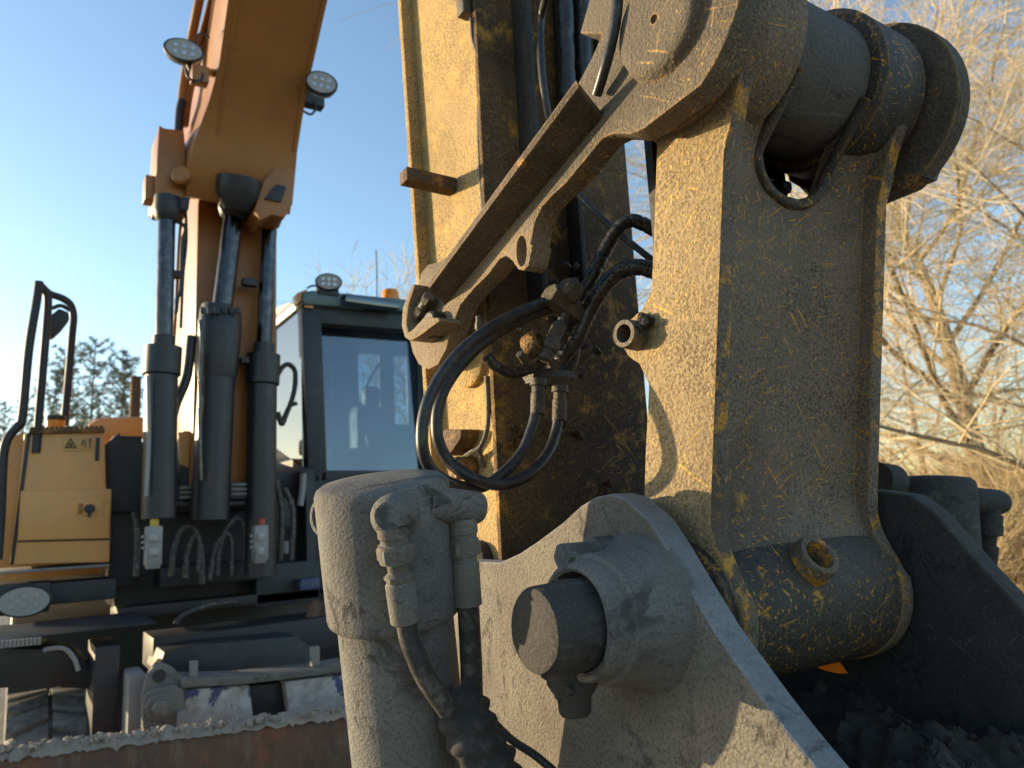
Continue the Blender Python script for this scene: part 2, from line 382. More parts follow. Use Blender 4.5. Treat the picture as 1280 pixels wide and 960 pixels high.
# ================================================================== THE EXCAVATOR BEHIND
ex = root('excavator', 'orange yellow wheeled excavator with dark cab and raised boom standing behind the linkage', 'excavator', (0, 4.6, 0))
def R(px0, py0, px1, py1, y):
    a = hY(px0, py1, y); b = hY(px1, py0, y); return a.x, a.z, b.x, b.z
def pbox(name, rect, y, dep, mat, parent, bevel=.006, label=None):
    x0, z0, x1, z1 = R(*rect, y); bm = NB(); box(bm, (x0, y, z0), (x1, y+dep, z1)); return obj(name, bm, mat, parent, bevel=bevel, label=label)
def ppoly(name, pts, y, dep, mat, parent, bevel=.006, label=None):
    bm = NB(); prism(bm, [hY(a, b, y) for a, b in pts], (0, dep, 0)); return obj(name, bm, mat, parent, bevel=bevel, label=label)
def pipe(name, pts, r, mat, parent, y=None, n=10, per=6):
    bm = NB(); tube(bm, [hY(p[0], p[1], p[2] if len(p) > 2 else y) for p in pts], r, n, per); return obj(name, bm, mat, parent)

# --- boom: lower section and the upper section reaching out over the camera
rowsR = [(3.60, 3.13), (3.55, 3.20), (3.50, 3.33), (3.474, 3.422), (3.40, 3.55), (3.307, 3.686), (3.16, 3.83), (3.011, 3.977), (2.5, 4.45), (1.7, 5.1)]
lp_ = [(233, 256), (233, 244), (239, 216), (247, 197), (261, 165), (273, 110), (281, 55), (290, 0)]
bm = NB(); prev = None
for i, (y, z) in enumerate(rowsR):
    xl = hY(*lp_[i], y).x if i < len(lp_) else -.245
    bw = (.42, .48, .55, .6, .62, .62, .62, .6, .55, .5)[i]
    cur = [bm.verts.new(p) for p in ((xl, y, z), (.195, y, z), (.195, y+bw*.93, z+bw*.38), (min(xl, -.235) if i > 3 else xl, y+bw*.93, z+bw*.38))]
    if prev:
        for k in range(4): bm.faces.new((prev[k], prev[(k+1) % 4], cur[(k+1) % 4], cur[k]))
    else: bm.faces.new(cur[::-1])
    prev = cur
bm.faces.new(prev); boom = obj('boom', bm, 'boom', ex, bevel=.008)
bm = NB()
for x in (-.19, .175): tube(bm, [(x, y-.004, z) for y, z in rowsR[3:]], .006, 6, 3)
obj('weld_seam', bm, 'boom', boom)
# the knuckle at the elbow on the right, where the adjusting cylinder pins
ppoly('boom_knuckle', [(318, 262), (330, 225), (345, 208), (358, 205), (364, 190), (369, 222), (366, 255), (356, 272), (340, 268), (326, 275)], 3.50, .2, 'boom', boom)
ppoly('knuckle_pocket', [(331, 248), (345, 230), (358, 233), (352, 252)], 3.485, .012, 'black', boom, .002)
# lower boom section
zt, zb_ = 3.30, 1.55
bm = NB(); prism(bm, [(-.215, 3.80, 1.75), (-.215, 3.80, 3.45), (-.215, 4.30, 3.5), (-.215, 4.55, 1.75)], (.40, 0, 0)); obj('lower_boom', bm, 'boom', ex, bevel=.01)
pbox('boom_foot', (226, 540, 320, 640), 3.86, .5, 'black', ex)
ppoly('boom_foot_patch', [(222, 540), (238, 540), (236, 585), (226, 580)], 3.85, .02, 'orange', ex, .002)  # lit patch of the foot put in as a bright plate
ppoly('boom_foot_patch', [(281, 520), (300, 520), (302, 590), (288, 585)], 3.85, .02, 'orange', ex, .002)
pbox('lug_plate', (243, 607, 268, 628), 3.8, .05, 'boom', ex)
# pivot bracket with its pin, left of the boom
br = ppoly('cylinder_bracket', [(199, 156), (205, 160), (230, 163), (232, 185), (232, 246), (226, 254), (194, 250), (196, 200)], 3.62, .24, 'boom', ex)
pbox('pin_head', (181, 220, 195, 247), 3.66, .10, 'boom', br)
ppoly('bracket_foot', [(194, 246), (238, 246), (236, 262), (224, 262), (196, 256)], 3.60, .2, 'black', br)
bm = NB(); c = hY(229, 222, 3.58); lathe(bm, c, (-.6, -1, 0), [(0, .045), (.03, .045), (.04, .035), (.04, 0)], 20); obj('pin_cap', bm, 'boom', br)
bm = NB(); c = hY(298, 238, 3.66); lathe(bm, hY(299, 222, 3.52), hY(296, 258, 3.56)-hY(299, 222, 3.52), [(0, .10), (.06, .105), (.12, .085), (.16, .06)], 24); obj('rod_clevis', bm, 'black', ex)
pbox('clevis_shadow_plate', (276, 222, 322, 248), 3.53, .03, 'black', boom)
# --- cylinders
def lift(label, top, gl_, bot, rr, rg, rb, y):
    g0, g1 = gl_
    a, b, c, d = hY(*top, y), hY(*g0, y), hY(*g1, y), hY(*bot, y)
    bm = NB(); lathe(bm, c, d-c, [(0, rb), ((d-c).length, rb*1.03)], 28); o = obj('lift_cylinder', bm, 'cyl', ex, label=label)
    bm = NB(); L = (c-b).length; lathe(bm, b, c-b, [(0, rg*.62), (L*.26, rg*.62), (L*.27, rg), (L*.96, rg), (L, rg*.9)], 28); obj('gland', bm, 'cyl', o)
    bm = NB(); cyl(bm, b, a, rr, 24); obj('rod', bm, 'chrome', o)
    bm = NB(); lathe(bm, a+(b-a)*.0, b-a, [(-.02, rr*1.5), (.05, rr*1.6), (.09, rr*1.3), (.10, rr)], 22); obj('rod_eye', bm, 'black', o)
    return o
o = lift('left lift cylinder', (209, 252), ((205, 421), (202, 470)), (198, 648), .038, .080, .069, 3.6)
pipe('hose_line', [(183, 620), (186, 560), (186, 520), (185, 470)], .008, 'white', o, 3.53)
o = lift('middle cylinder with the widest barrel', (294, 252), ((278, 384), (275, 396)), (262, 650), .048, .094, .082, 3.68)
bm = NB(); a, b = hY(276, 388, 3.68), hY(272, 462, 3.68); lathe(bm, a, b-a, [(0, .085), (.02, .096), (.1, .10), (.3, .094), (.34, .086)], 28); obj('gland', bm, 'cyl', o)
for k in range(6):
    c = hY(253+k*9, 392, 3.58); bm = NB(); hexnut(bm, c, c+Vector((0, 0, .03)), .012); obj('gland_bolt', bm, 'cyl', o)
pipe('hose_line', [(251, 600), (250, 540), (250, 470), (252, 430), (250, 400)], .009, 'chrome', o, 3.58)
o = lift('right lift cylinder', (338, 262), ((330, 430), (328, 482)), (325, 720), .038, .082, .070, 3.72)
pipe('hose_line', [(321, 290), (318, 340), (313, 395), (308, 440), (306, 500)], .011, 'boom', ex, 3.85)
pipe('hose_line', [(228, 258), (224, 300), (222, 340), (219, 400), (216, 440)], .008, 'boom', ex, 3.72)
pipe('hose_line', [(219, 275), (232, 285), (228, 305), (226, 360), (222, 372), (220, 390)], .010, 'rubber', ex, 3.7)
pipe('hose_line', [(232, 262), (233, 300), (229, 345), (226, 410)], .007, 'rubber', ex, 3.7)
for x, y in ((222, 342), (313, 352), (311, 450)): pbox('pipe_clamp', (x-9, y-3, x+9, y+3), 3.69, .05, 'black', ex, .002)
pipe('hose_line', [(240, 420), (234, 470), (220, 505), (214, 530)], .022, 'cyl', ex, 3.7)
pbox('valve_lamp', (297, 478, 306, 505), 3.85, .06, 'orange', ex)
# pipes along the left of the upper boom
for dx_, r in ((0, .022), (14, .014), (22, .012)):
    pipe('boom_pipe', [(226+dx_*.3, 158, 3.75), (229+dx_*.5, 110, 3.72), (239+dx_*.8, 50, 3.6), (249+dx_, 0, 3.45), (262+dx_, -60, 3.3)], r, 'boom', ex)
pipe('pipe_end', [(223, 168), (225, 140), (228, 126)], .022, 'black', ex, 3.72)
pipe('lamp_cable', [(262, 48), (255, 42), (248, 44), (244, 54)], .006, 'rubber', ex, 3.3)
# --- work lamps on the boom and cab
def lamp(parent, px, py, rx, ry, y, tilt, label, back='black', name='work_lamp'):
    c = hY(px, py, y); k = (Vector(c)-Vector(CAM)).length/FPX
    n = (Vector(CAM)-c); n.z = -.2; n = (n.normalized()+Vector((0, -.3, 0))).normalized()
    u = Vector((n.y, -n.x, 0)).normalized()*-1; v = n.cross(u); v = v if v.z > 0 else -v
    u2 = u*math.cos(tilt)+v*math.sin(tilt); v2 = v*math.cos(tilt)-u*math.sin(tilt)
    def ell(s, off, m=24): return [c+n*off+u2*math.cos(6.283185*i/m)*rx*k*s+v2*math.sin(6.283185*i/m)*ry*k*s*1.05 for i in range(m)]
    bm = NB(); rings = [[bm.verts.new(p) for p in ell(s, o)] for s, o in ((.55, -.075), (.85, -.06), (1.0, -.02), (1.0, .0), (.92, .004), (.9, -.004))]
    for A, B in zip(rings, rings[1:]):
        for i in range(24): bm.faces.new((A[i], A[(i+1) % 24], B[(i+1) % 24], B[i]))
    bm.faces.new(rings[0][::-1]); bm.faces.new(rings[-1]); o = obj(name, bm, back, parent, label=label)
    bm = NB(); prism(bm, ell(.89, -.002), n*.004); l = obj('lens', bm, 'lens', o)
    bm = NB()
    for q in range(6):
        a = c+n*.0025+u2*(q % 3-1)*rx*k*.42+v2*(q//3-.5)*ry*k*.62
        lathe(bm, a, n, [(0, .011), (.002, .010), (.0025, 0)], 10)
    obj('led', bm, 'led', o)
    return o
lamp(ex, 230, 62, 20, 12, 3.3, 0, 'oval work lamp left of the boom')
pipe('lamp_stem', [(236, 74), (238, 84), (246, 92)], .016, 'black', ex, 3.34)
pbox('lamp_bracket', (240, 84, 262, 98), 3.3, .06, 'boom', ex)
pipe('lamp_bracket_arm', [(256, 90, 3.33), (278, 94, 3.45)], .02, 'boom', ex)
pipe('lamp_cable', [(232, 84), (235, 96), (244, 102), (252, 99), (254, 92)], .006, 'rubber', ex, 3.3)
lamp(ex, 402, 103, 18, 13, 3.2, -.15, 'oval work lamp right of the boom')
pbox('lamp_bracket', (380, 116, 406, 127), 3.45, .06, 'black', ex)
pipe('lamp_cable', [(378, 138), (388, 143), (394, 137), (393, 126)], .006, 'rubber', ex, 3.45)
pipe('lamp_bracket_arm', [(384, 122, 3.47), (368, 124, 3.5)], .016, 'black', ex)

# --- cab
cab = bm = None
CY = 4.05
bm = NB(); a = hY(384, 372, CY); b = hY(540, 600, CY)
X0, X1, Z0, Z1 = .40, 1.22, 1.30, 2.83
FRM = [((378, 386), (402, 386), (407, 600), (385, 600))]
cab = ppoly('cab', [(382, 600), (540, 597), (540, 720), (382, 740)], CY, 1.5, 'dark', ex, .02)
ppoly('pillar', [(377, 372), (401, 376), (409, 590), (386, 600)], CY, .09, 'dark', cab)
ppoly('pillar', [(528, 386), (542, 388), (545, 597), (532, 597)], CY, .09, 'dark', cab)
ppoly('header', [(401, 384), (528, 394), (528, 414), (401, 404)], CY+.002, .09, 'dark', cab)
ppoly('sill', [(407, 588), (532, 588), (532, 600), (407, 602)], CY+.002, .09, 'dark', cab)
ppoly('roof', [(378, 364), (392, 362), (545, 377), (545, 392), (378, 380)], CY-.04, 1.45, 'teal', cab, .02)
ppoly('roof_visor', [(432, 366), (500, 377), (500, 386), (432, 377)], CY-.12, .2, 'glass_front', cab, .006)
ppoly('roof_edge', [(372, 366), (384, 361), (384, 372), (374, 378)], CY-.02, .1, 'orange', cab, .003)
bm = NB(); prism(bm, [hY(399, 401, CY+.12), hY(530, 412, CY+.12), hY(535, 592, CY+.05), hY(406, 592, CY+.05)], (0, .008, 0)); ws = obj('windshield', bm, 'glass_front', cab, 0)
# side toward the boom: rear pillar, glass, lower door panel
xs_ = hY(380, 500, CY).x
def sX(px, py): return hX(px, py, xs_)
bm = NB(); prism(bm, [sX(376, 384), sX(344, 394), sX(345, 560), sX(378, 585)], (.006, 0, 0)); obj('side_glass', bm, 'glass_side', cab, 0)
bm = NB(); prism(bm, [sX(346, 392), sX(340, 394), sX(340, 640), sX(345, 640)], (.05, 0, 0)); obj('pillar', bm, 'dark', cab, 0)
bm = NB(); prism(bm, [sX(382, 586), sX(344, 560), sX(342, 680), sX(384, 705)], (.05, 0, 0)); obj('side_panel', bm, 'dark', cab, 0)
bm = NB(); prism(bm, [sX(381, 372), sX(342, 386), sX(342, 396), sX(381, 384)], (.05, 0, 0)); obj('roof_rail', bm, 'orange', cab, 0)
pipe('grab_hose', [(346, 470), (354, 458), (362, 456), (369, 466), (367, 492), (357, 520), (352, 530), (347, 515)], .014, 'rubber', cab, 4.1)
pipe('grab_hose', [(353, 526), (362, 508), (371, 504)], .012, 'rubber', cab, 4.1)
# inside the cab: seat, console, rear posts, notice on the far wall
st = pbox('driver_seat', (446, 505, 486, 600), 4.62, .18, 'dark', cab, .07)
pbox('headrest', (456, 482, 477, 508), 4.64, .10, 'dark', st, .04)
pbox('console', (416, 560, 520, 600), 4.3, .25, 'black', cab, .02)
pbox('notice_board', (415, 452, 428, 498), 4.25, .02, 'orange', cab, .004)
pbox('rear_wall', (390, 390, 447, 604), 5.4, .04, 'black', cab)
pbox('rear_wall', (446, 390, 560, 440), 5.42, .04, 'black', cab)
pbox('rear_wall', (446, 532, 560, 604), 5.42, .04, 'black', cab)
pbox('rear_post', (476, 436, 492, 536), 5.41, .04, 'black', cab)
pbox('rear_post', (511, 436, 560, 536), 5.41, .04, 'black', cab)
bm = NB(); tube(bm, [hY(447, 528, 5.38), hY(452, 500, 5.38), hY(462, 475, 5.38), hY(474, 455, 5.38)], .012, 8); obj('wiper_arm', bm, 'black', cab)
pipe('steering_column', [(470, 585, 4.3), (462, 545, 4.35)], .03, 'black', cab)
lamp(cab, 411, 352, 16, 10, 3.98, 0, 'oval lamp on the cab roof corner')
pbox('lamp_foot', (398, 360, 424, 367), 4.0, .06, 'black', cab)
pipe('lamp_cable', [(384, 360), (392, 357), (402, 360)], .006, 'rubber', cab, 4.0)
bm = NB(); c = hY(488, 377, 4.2); lathe(bm, c, (0, 0, 1), [(0, .06), (.022, .06), (.024, .055), (.06, .054), (.075, .045), (.08, 0)], 24); bc_ = obj('beacon', bm, 'amber', cab)
bm = NB(); lathe(bm, c-Vector((0, 0, .03)), (0, 0, 1), [(0, .05), (.032, .055), (.032, 0)], 20); obj('beacon_base', bm, 'white', cab)
pipe('antenna', [(471, 372), (471, 340), (470, 312)], .004, 'black', cab, 4.4)
# --- right-hand side body (left in the photo): storage box with door
KY = 3.9
body = ppoly('storage_box', [(30, 541), (131, 538), (133, 612), (140, 614), (137, 703), (12, 706), (20, 640)], KY, 1.3, 'orange', ex, .012)
ppoly('rounded_corner', [(5, 560), (14, 546), (28, 540), (34, 541), (14, 706), (-6, 706), (-6, 640)], KY+.06, 1.3, 'orange', body, .03)
ppoly('corner_seam', [(34, 541), (39, 541), (17, 706), (12, 706)], KY-.004, .06, 'black', body, .002)
dr = ppoly('door', [(26, 613), (140, 611), (136, 673), (22, 676)], KY-.022, .03, 'orange', body, .008)
ppoly('latch_plate', [(94, 627), (129, 626), (129, 644), (94, 645)], KY-.027, .012, 'orange', dr, .002)
bm = NB(); c = hY(112, 636, KY-.03); lathe(bm, c, (0, -1, 0), [(0, .022), (.012, .02), (.014, 0)], 18); lathe(bm, c-Vector((0, 0, .03)), (0, -1, 0), [(0, .008), (.012, .008), (.012, 0)], 10); obj('lock', bm, 'black', dr)
pbox('latch_grip', (97, 629, 104, 643), KY-.03, .012, 'boom', dr, .002)
ppoly('seam', [(22, 676), (137, 673), (137, 675), (22, 678)], KY-.003, .02, 'black', body, 0)
ppoly('top_grating', [(36, 537), (131, 535), (131, 540), (36, 542)], KY-.02, .4, 'rust_edge', body, .002)
bm = NB()
for k in range(15):
    c = hY(40+k*6.2, 537-k*.12, KY-.02); box(bm, (c.x-.008, c.y, c.z), (c.x+.008, c.y+.02, c.z+.012))
o = obj('grating_teeth', bm, 'rust_edge', body); o['kind'] = 'stuff'
sg = ppoly('warning_sign', [(78, 544), (117, 543), (117, 563), (78, 564)], KY-.004, .01, 'sign', body, .001)
tri = [(88, 547), (96, 560), (81, 560)]
bm = NB(); T = [hY(a, b, KY-.007) for a, b in tri]; cen = sum(T, Vector())/3
for i in range(3):
    a, b = T[i], T[(i+1) % 3]; bm.faces.new([bm.verts.new(p) for p in (a, b, b+(cen-b)*.28, a+(cen-a)*.28)])
bmesh.ops.solidify(bm, geom=bm.faces[:], thickness=.002); obj('warning_triangle', bm, 'ink', sg)
pbox('sign_mark', (86, 554, 90.5, 558), KY-.008, .003, 'ink', sg, 0)
bm = NB()
for (x0, y0, x1, y1) in ((111.5, 548, 114, 555), (111.8, 557, 113.8, 559.5), (102, 551, 104, 557), (104, 549.5, 106, 551), (106, 551, 107.4, 559)):
    a, z0, b, z1 = R(x0, y0, x1, y1, KY-.008); box(bm, (a, KY-.008, z0), (b, KY-.005, z1))
obj('sign_mark', bm, 'ink', sg)
pbox('reflector_strip', (118.5, 547, 125, 576), KY-.004, .01, 'dark', body, .001)
pbox('reflector_strip', (40, 541, 49, 566), KY-.006, .012, 'dark', body, .001)
pbox('strip_light', (43, 547, 46, 552), KY-.008, .004, 'white', body, .0)
pbox('strip_light', (43, 557, 46, 561), KY-.008, .004, 'white', body, .0)
# rails and mirror
hr = pipe('handrail', [(49, 352), (46, 375), (36, 437), (28, 520), (22, 533), (10, 548), (4, 572), (1, 640), (-3, 700)], .019, 'black', ex, 3.86)
for p in hr.data.vertices: pass
pipe('rail_bar', [(51, 358), (58, 366), (60, 378), (58, 410), (50, 505), (45, 566)], .018, 'black', hr, 3.9)
pipe('rail_bar', [(51, 357), (62, 367), (78, 373), (88, 381), (92, 396), (90, 420), (85, 480), (80, 532)], .018, 'black', hr, 4.2)
pipe('rail_bar', [(57, 378), (64, 385), (76, 382), (88, 388)], .010, 'black', hr, 4.1)
ppoly('mirror', [(64, 393), (74, 385), (86, 390), (87, 398), (76, 412), (66, 421), (61, 421), (62, 405)], 4.05, .07, 'dark', hr, .015)
bm = NB(); c = hY(69, 535, 4.1); lathe(bm, c, (0, 0, 1), [(0, .04), (.035, .042), (.038, .035)], 18); o = obj('marker_lamp', bm, 'amber', ex)
bm = NB(); lathe(bm, c+Vector((0, 0, .038)), (0, 0, 1), [(0, .044), (.02, .044), (.022, 0)], 18); obj('lamp_cap', bm, 'black', o)
hood = ppoly('engine_hood', [(105, 538), (112, 528), (124, 521), (182, 520), (182, 548), (105, 548)], 5.1, 1.2, 'orange', ex, .03)
pipe('exhaust_pipe', [(168, 524), (169, 500), (170, 471)], .032, 'rust_edge', hood, 5.3)
# grey ledge, beam and oval headlamp below the box
pbox('step_ledge', (-40, 705, 138, 721), KY-.06, .5, 'ledge', ex, .01)
pbox('chassis_beam', (-60, 722, 146, 768), KY-.02, .5, 'dark', ex, .012)
pbox('lamp_housing', (-12, 727, 64, 772), KY-.10, .2, 'black', ex, .01)
lamp(ex, 30, 752, 25, 15, KY-.12, 0, 'oval headlamp under the storage box', name='headlamp')
# --- shaded front of the machine
pbox('front_bulkhead', (142, 590, 385, 760), 4.15, .4, 'black', ex)
pbox('side_column', (134, 545, 178, 735), 4.1, .3, 'black', ex)
ppoly('side_shroud', [(131, 556), (150, 540), (152, 552), (180, 552), (180, 640), (134, 640)], 4.05, .2, 'dark', ex)
for (x0, y0, x1, y1, cap) in ((182, 657, 204, 708, 'yellow'), (318, 656, 336, 701, 'red')):
    vy = 3.5 if cap == 'yellow' else 3.6
    v = pbox('valve_block', (x0, y0, x1, y1), vy+.02, .08, 'white', ex, .008, label='pale valve block with %s cap' % cap)
    bm = NB(); c = hY((x0+x1)/2, y0+1, vy+.06); lathe(bm, c, (0, 0, 1), [(0, .018), (.03, .018), (.034, .014), (.034, 0)], 16); obj('cap', bm, cap, v)
    for k in range(2): pbox('port', (x0+4, y0+10+k*18, x1-5, y0+20+k*18), vy+.005, .02, 'lens', v, .004)
    for k in range(3): pbox('nipple', (x0-5, y0+12+k*7, x0+1, y0+16+k*7), vy+.04, .02, 'white', v, .002)
    pbox('lower_port', (x0+1, y1-14, x1-3, y1+4), vy+.01, .05, 'ledge', v, .006)
for x0, y0, x1, y1 in ((224, 606, 243, 625), (288, 602, 310, 624)):
    v = pbox('relay_box', (x0, y0, x1, y1), 3.72, .08, 'dark', ex, .006)
    for k in range(3): pbox('fin', (x0+1, y0+2+k*6, x1-1, y0+5+k*6), 3.71, .012, 'ledge', v, .002)
pipe('belly_hose', [(196, 625), (199, 606), (204, 597), (210, 603), (208, 622)], .016, 'chrome', ex, 3.6)
for q in (((214, 720), (217, 690), (226, 664), (240, 659), (249, 676), (248, 716)), ((232, 722), (234, 690), (244, 668), (252, 690), (253, 730)), ((272, 720), (274, 690), (284, 660), (296, 648), (306, 660), (306, 700)), ((262, 725), (268, 690), (280, 668), (290, 676), (290, 720)),
          ((205, 640), (216, 630), (250, 631), (300, 629), (330, 628)), ((168, 640), (172, 670), (170, 720)), ((312, 600), (318, 630), (314, 690)), ((345, 600), (352, 640), (350, 700)), ((356, 610), (366, 640), (364, 700)), ((220, 780), (228, 770), (260, 757), (300, 752))):
    pipe('belly_hose', q, .014, 'rubber_dusty', ex, 3.74)
pipe('belly_hose', [(379, 592), (378, 610), (375, 632)], .018, 'white', ex, 4.0)
pbox('junction_box', (340, 622, 368, 660), 3.95, .1, 'dark', ex)
pbox('blue_tank', (376, 722, 400, 738), 3.9, .1, 'blue', ex)
pbox('steel_tab', (354, 676, 361, 692), 3.8, .02, 'white', ex, .002)
for (x0, y0, x1, y1, y, m) in ((146, 735, 400, 775, 4.0, 'black'), (190, 770, 420, 842, 3.6, 'black'), (320, 700, 400, 760, 4.0, 'dark'), (200, 700, 330, 735, 3.95, 'black')):
    pbox('frame_plate', (x0, y0, x1, y1), y, .3, m, ex)
ppoly('slew_guard', [(196, 842), (205, 815), (250, 806), (370, 795), (392, 812), (400, 842)], 3.4, .3, 'dark', ex)
pipe('belly_hose', [(398, 752), (392, 765), (386, 800)], .03, 'rust', ex, 3.7)
pbox('rusty_flange', (396, 766, 420, 800), 3.7, .1, 'rust', ex)
# --- undercarriage on the left: fender, step, tyre
pbox('fender', (-40, 778, 196, 806), 3.25, .55, 'dark', ex, .015)
bm = NB()
for k in range(10):
    c = hY(2+k*5.2, 806-k*.5, 3.22); box(bm, (c.x-.004, c.y, c.z-.012), (c.x+.006, c.y+.05, c.z+.012))
o = obj('tread_cleats', bm, 'ledge', ex); o['kind'] = 'stuff'
pbox('fender_post', (112, 806, 150, 960), 3.2, .3, 'black', ex)
pipe('fender_lip', [(54, 814), (62, 811), (80, 811), (92, 822), (98, 838)], .008, 'ledge', ex, 3.2)
ppoly('mudguard', [(-40, 808), (60, 812), (95, 818), (112, 830), (116, 862), (60, 858), (-40, 862)], 3.42, .4, 'black', ex)
wx = hY(66, 900, 3.3)
wheel_c = Vector((wx.x, 3.70, .475))
wh = None
bm = NB(); wdt = .145
lathe(bm, wheel_c-Vector((wdt, 0, 0)), (1, 0, 0), [(0, .30), (.0, .40), (.03, .445), (.26, .445), (.29, .40), (.29, .30)], 48); wh = obj('wheel', bm, 'tyre', ex)
bm = NB()
def onT(x, ang, r): return wheel_c+Vector((x, -math.cos(ang)*r, math.sin(ang)*r))
nl = 26
for k in range(nl):
    a0 = 6.283185*k/nl
    for s in (-1, 1):
        off = 0 if s < 0 else .5*6.283185/nl
        sk = .10
        q = [onT(s*.006, a0+off+sk, .44), onT(s*.142, a0+off-.02, .44), onT(s*.142, a0+off+.14, .44), onT(s*.006, a0+off+.17+sk, .44)]
        q2 = [wheel_c+Vector((p.x-wheel_c.x, (p.y-wheel_c.y)*1.075, (p.z-wheel_c.z)*1.075)) for p in q]
        A = [bm.verts.new(p) for p in q]; B = [bm.verts.new(p) for p in q2]
        bm.faces.new(B)
        for i in range(4): bm.faces.new((A[i], A[(i+1) % 4], B[(i+1) % 4], B[i]))
obj('tread', bm, 'tyre', wh, bevel=.006)
bm = NB(); lathe(bm, wheel_c-Vector((wdt+.005, 0, 0)), (1, 0, 0), [(0, 0), (0, .27), (.05, .29), (.25, .29), (.30, .27), (.30, 0)], 32); obj('rim', bm, 'dark', wh)
# --- dozer frame in front of the undercarriage: hinge plate, painted beam
pbox('grey_bracket', (157, 842, 184, 960), 3.05, .2, 'ledge', ex, .012)
hy = 2.95
hp = ppoly('hinge_plate', [(178, 905), (177, 872), (184, 845), (192, 833), (204, 829), (216, 834), (226, 844), (240, 848), (240, 858), (232, 862), (230, 895), (232, 920), (188, 960), (178, 940)], hy, .04, 'cast', ex, .006)
ppoly('hinge_cheek', [(180, 870), (190, 862), (216, 856), (229, 862), (232, 890), (228, 960), (186, 960), (178, 905)], hy-.035, .03, 'cast', ex, .006)
bm = NB(); c = hY(199, 845, hy-.002); lathe(bm, c, (0, 1, 0), [(0, 0), (0, .022), (.01, .022)], 20); obj('pin_hole_disc', bm, 'black', hp)  # black disc stands in for the shade inside the hole
bm = NB(); c = hY(199, 883, hy-.035); lathe(bm, c, (0, -1, 0), [(0, .045), (.012, .044), (.016, .038), (.016, 0)], 28); hexnut(bm, c-Vector((0, .014, 0)), c-Vector((0, .045, 0)), .027); obj('hinge_bolt', bm, 'cast', hp)
ppoly('dozer_beam', [(230, 862), (312, 856), (318, 905), (232, 925)], hy, .12, 'bluewhite', ex, .008, label='white painted beam with blue patches')
ppoly('dozer_beam', [(356, 852), (440, 842), (440, 890), (362, 896)], hy, .12, 'bluewhite', ex, .008, label='white painted beam with blue patches')
ppoly('beam_recess', [(308, 858), (360, 852), (364, 905), (312, 905)], hy+.05, .1, 'black', ex, .004)
ppoly('top_rail', [(226, 848), (300, 846), (400, 836), (440, 828), (440, 836), (400, 844), (300, 856), (226, 860)], hy-.02, .16, 'cast', ex, .005)
for x, y in ((243, 838), (395, 820)): pbox('rail_lug', (x-5, y-12, x+5, y+14), hy+.02, .03, 'ledge', ex, .004)
pbox('small_clip', (221, 888, 232, 915), hy-.06, .03, 'ledge', ex, .003)
# plain house body behind, so that the machine closes from the side
bm = NB(); box(bm, (-1.0, 4.75, 1.30), (.33, 6.9, 1.98)); obj('house_body', bm, 'orange', ex, bevel=.04)
bm = NB(); box(bm, (-.9, 4.5, .55), (1.2, 7.0, 1.15)); obj('undercarriage', bm, 'black', ex, bevel=.03)
for x in (.9,):
    q = wheel_c.copy(); 
for (x, y) in ((1.0, 3.9), (1.0, 6.6), (wheel_c.x, 6.6)):
    for src in [wh]:
        c_ = src.copy(); COL.objects.link(c_); c_.parent = ex; c_.location = src.location+Vector((x-wheel_c.x, y-wheel_c.y, 0))
        for ch in src.children:
            d_ = ch.copy(); COL.objects.link(d_); d_.parent = c_
bm = NB(); box(bm, (-.5, 3.7, .45), (1.0, 3.95, .62)); obj('axle', bm, 'black', ex, bevel=.02)

# ------------------------------------------------------------------ rusty blade with earth on its rim, low at the left
A, Bq = hZ(-60, 949, .93), hZ(600, 868, .93)
bl2 = root('steel_blade', 'rusty steel blade edge topped with crumbled dry earth, low at the left', 'blade', (A+Bq)*.5-Vector((0, 0, .6)))
d = (Bq-A); L = d.length; d.normalize(); nrm = Vector((d.y, -d.x, 0)); nrm = nrm if nrm.y < 0 else -nrm
bm = NB(); prof = [(0, 0), (-.05, 0), (-.06, -.04), (-.02, -.2), (.0, -.45), (-.05, -.75), (-.12, -.9), (-.08, -.9), (-.0, -.75), (.05, -.45), (.03, -.2), (0, -.05)]
prism(bm, [A+nrm*(-q[0])*-1*-1+Vector((0, 0, q[1])) if False else A-nrm*q[0]+Vector((0, 0, q[1])) for q in prof], d*L); obj('blade_plate', bm, 'rust', bl2, bevel=.004)
bm = NB(); NN = 160
rows = []
for i in range(NN+1):
    p = A+d*(L*i/NN); row = []
    for j in range(7):
        t = j/6; w_ = -.014+t*.075
        hgt = .020*math.sin(math.pi*t)+.014*mnoise.noise((i*.35, j*.6, 2))+.010*mnoise.noise((i*1.1, j*1.2, 5))
        row.append(bm.verts.new(p+nrm*((.066 if j == 0 else .064)-t*.078)+Vector((0, 0, -.004+(hgt+.016*max(0, mnoise.noise((i*.13, 3, 8))) if 0 < j < 6 else (-.004-.010*mnoise.noise((i*.3, 7, 1))-.010*mnoise.noise((i*.9, 2, 1)) if j == 0 else -.012))))))
    rows.append(row)
for a, b in zip(rows, rows[1:]):
    for j in range(6): bm.faces.new((a[j], a[j+1], b[j+1], b[j]))
for k in range(1100):
    s = random.random()*L; s = s+.03*math.sin(s*40); rock(bm, A+d*s+nrm*random.uniform(-.01, .058)+Vector((0, 0, .008+random.random()*.012)), random.choice((.003, .003, .004, .005, .005, .007, .010, .016 if math.sin(s*9)+math.sin(s*23) > .3 else .004)))
o = obj('earth_crust', bm, 'earth', bl2); o['kind'] = 'stuff'
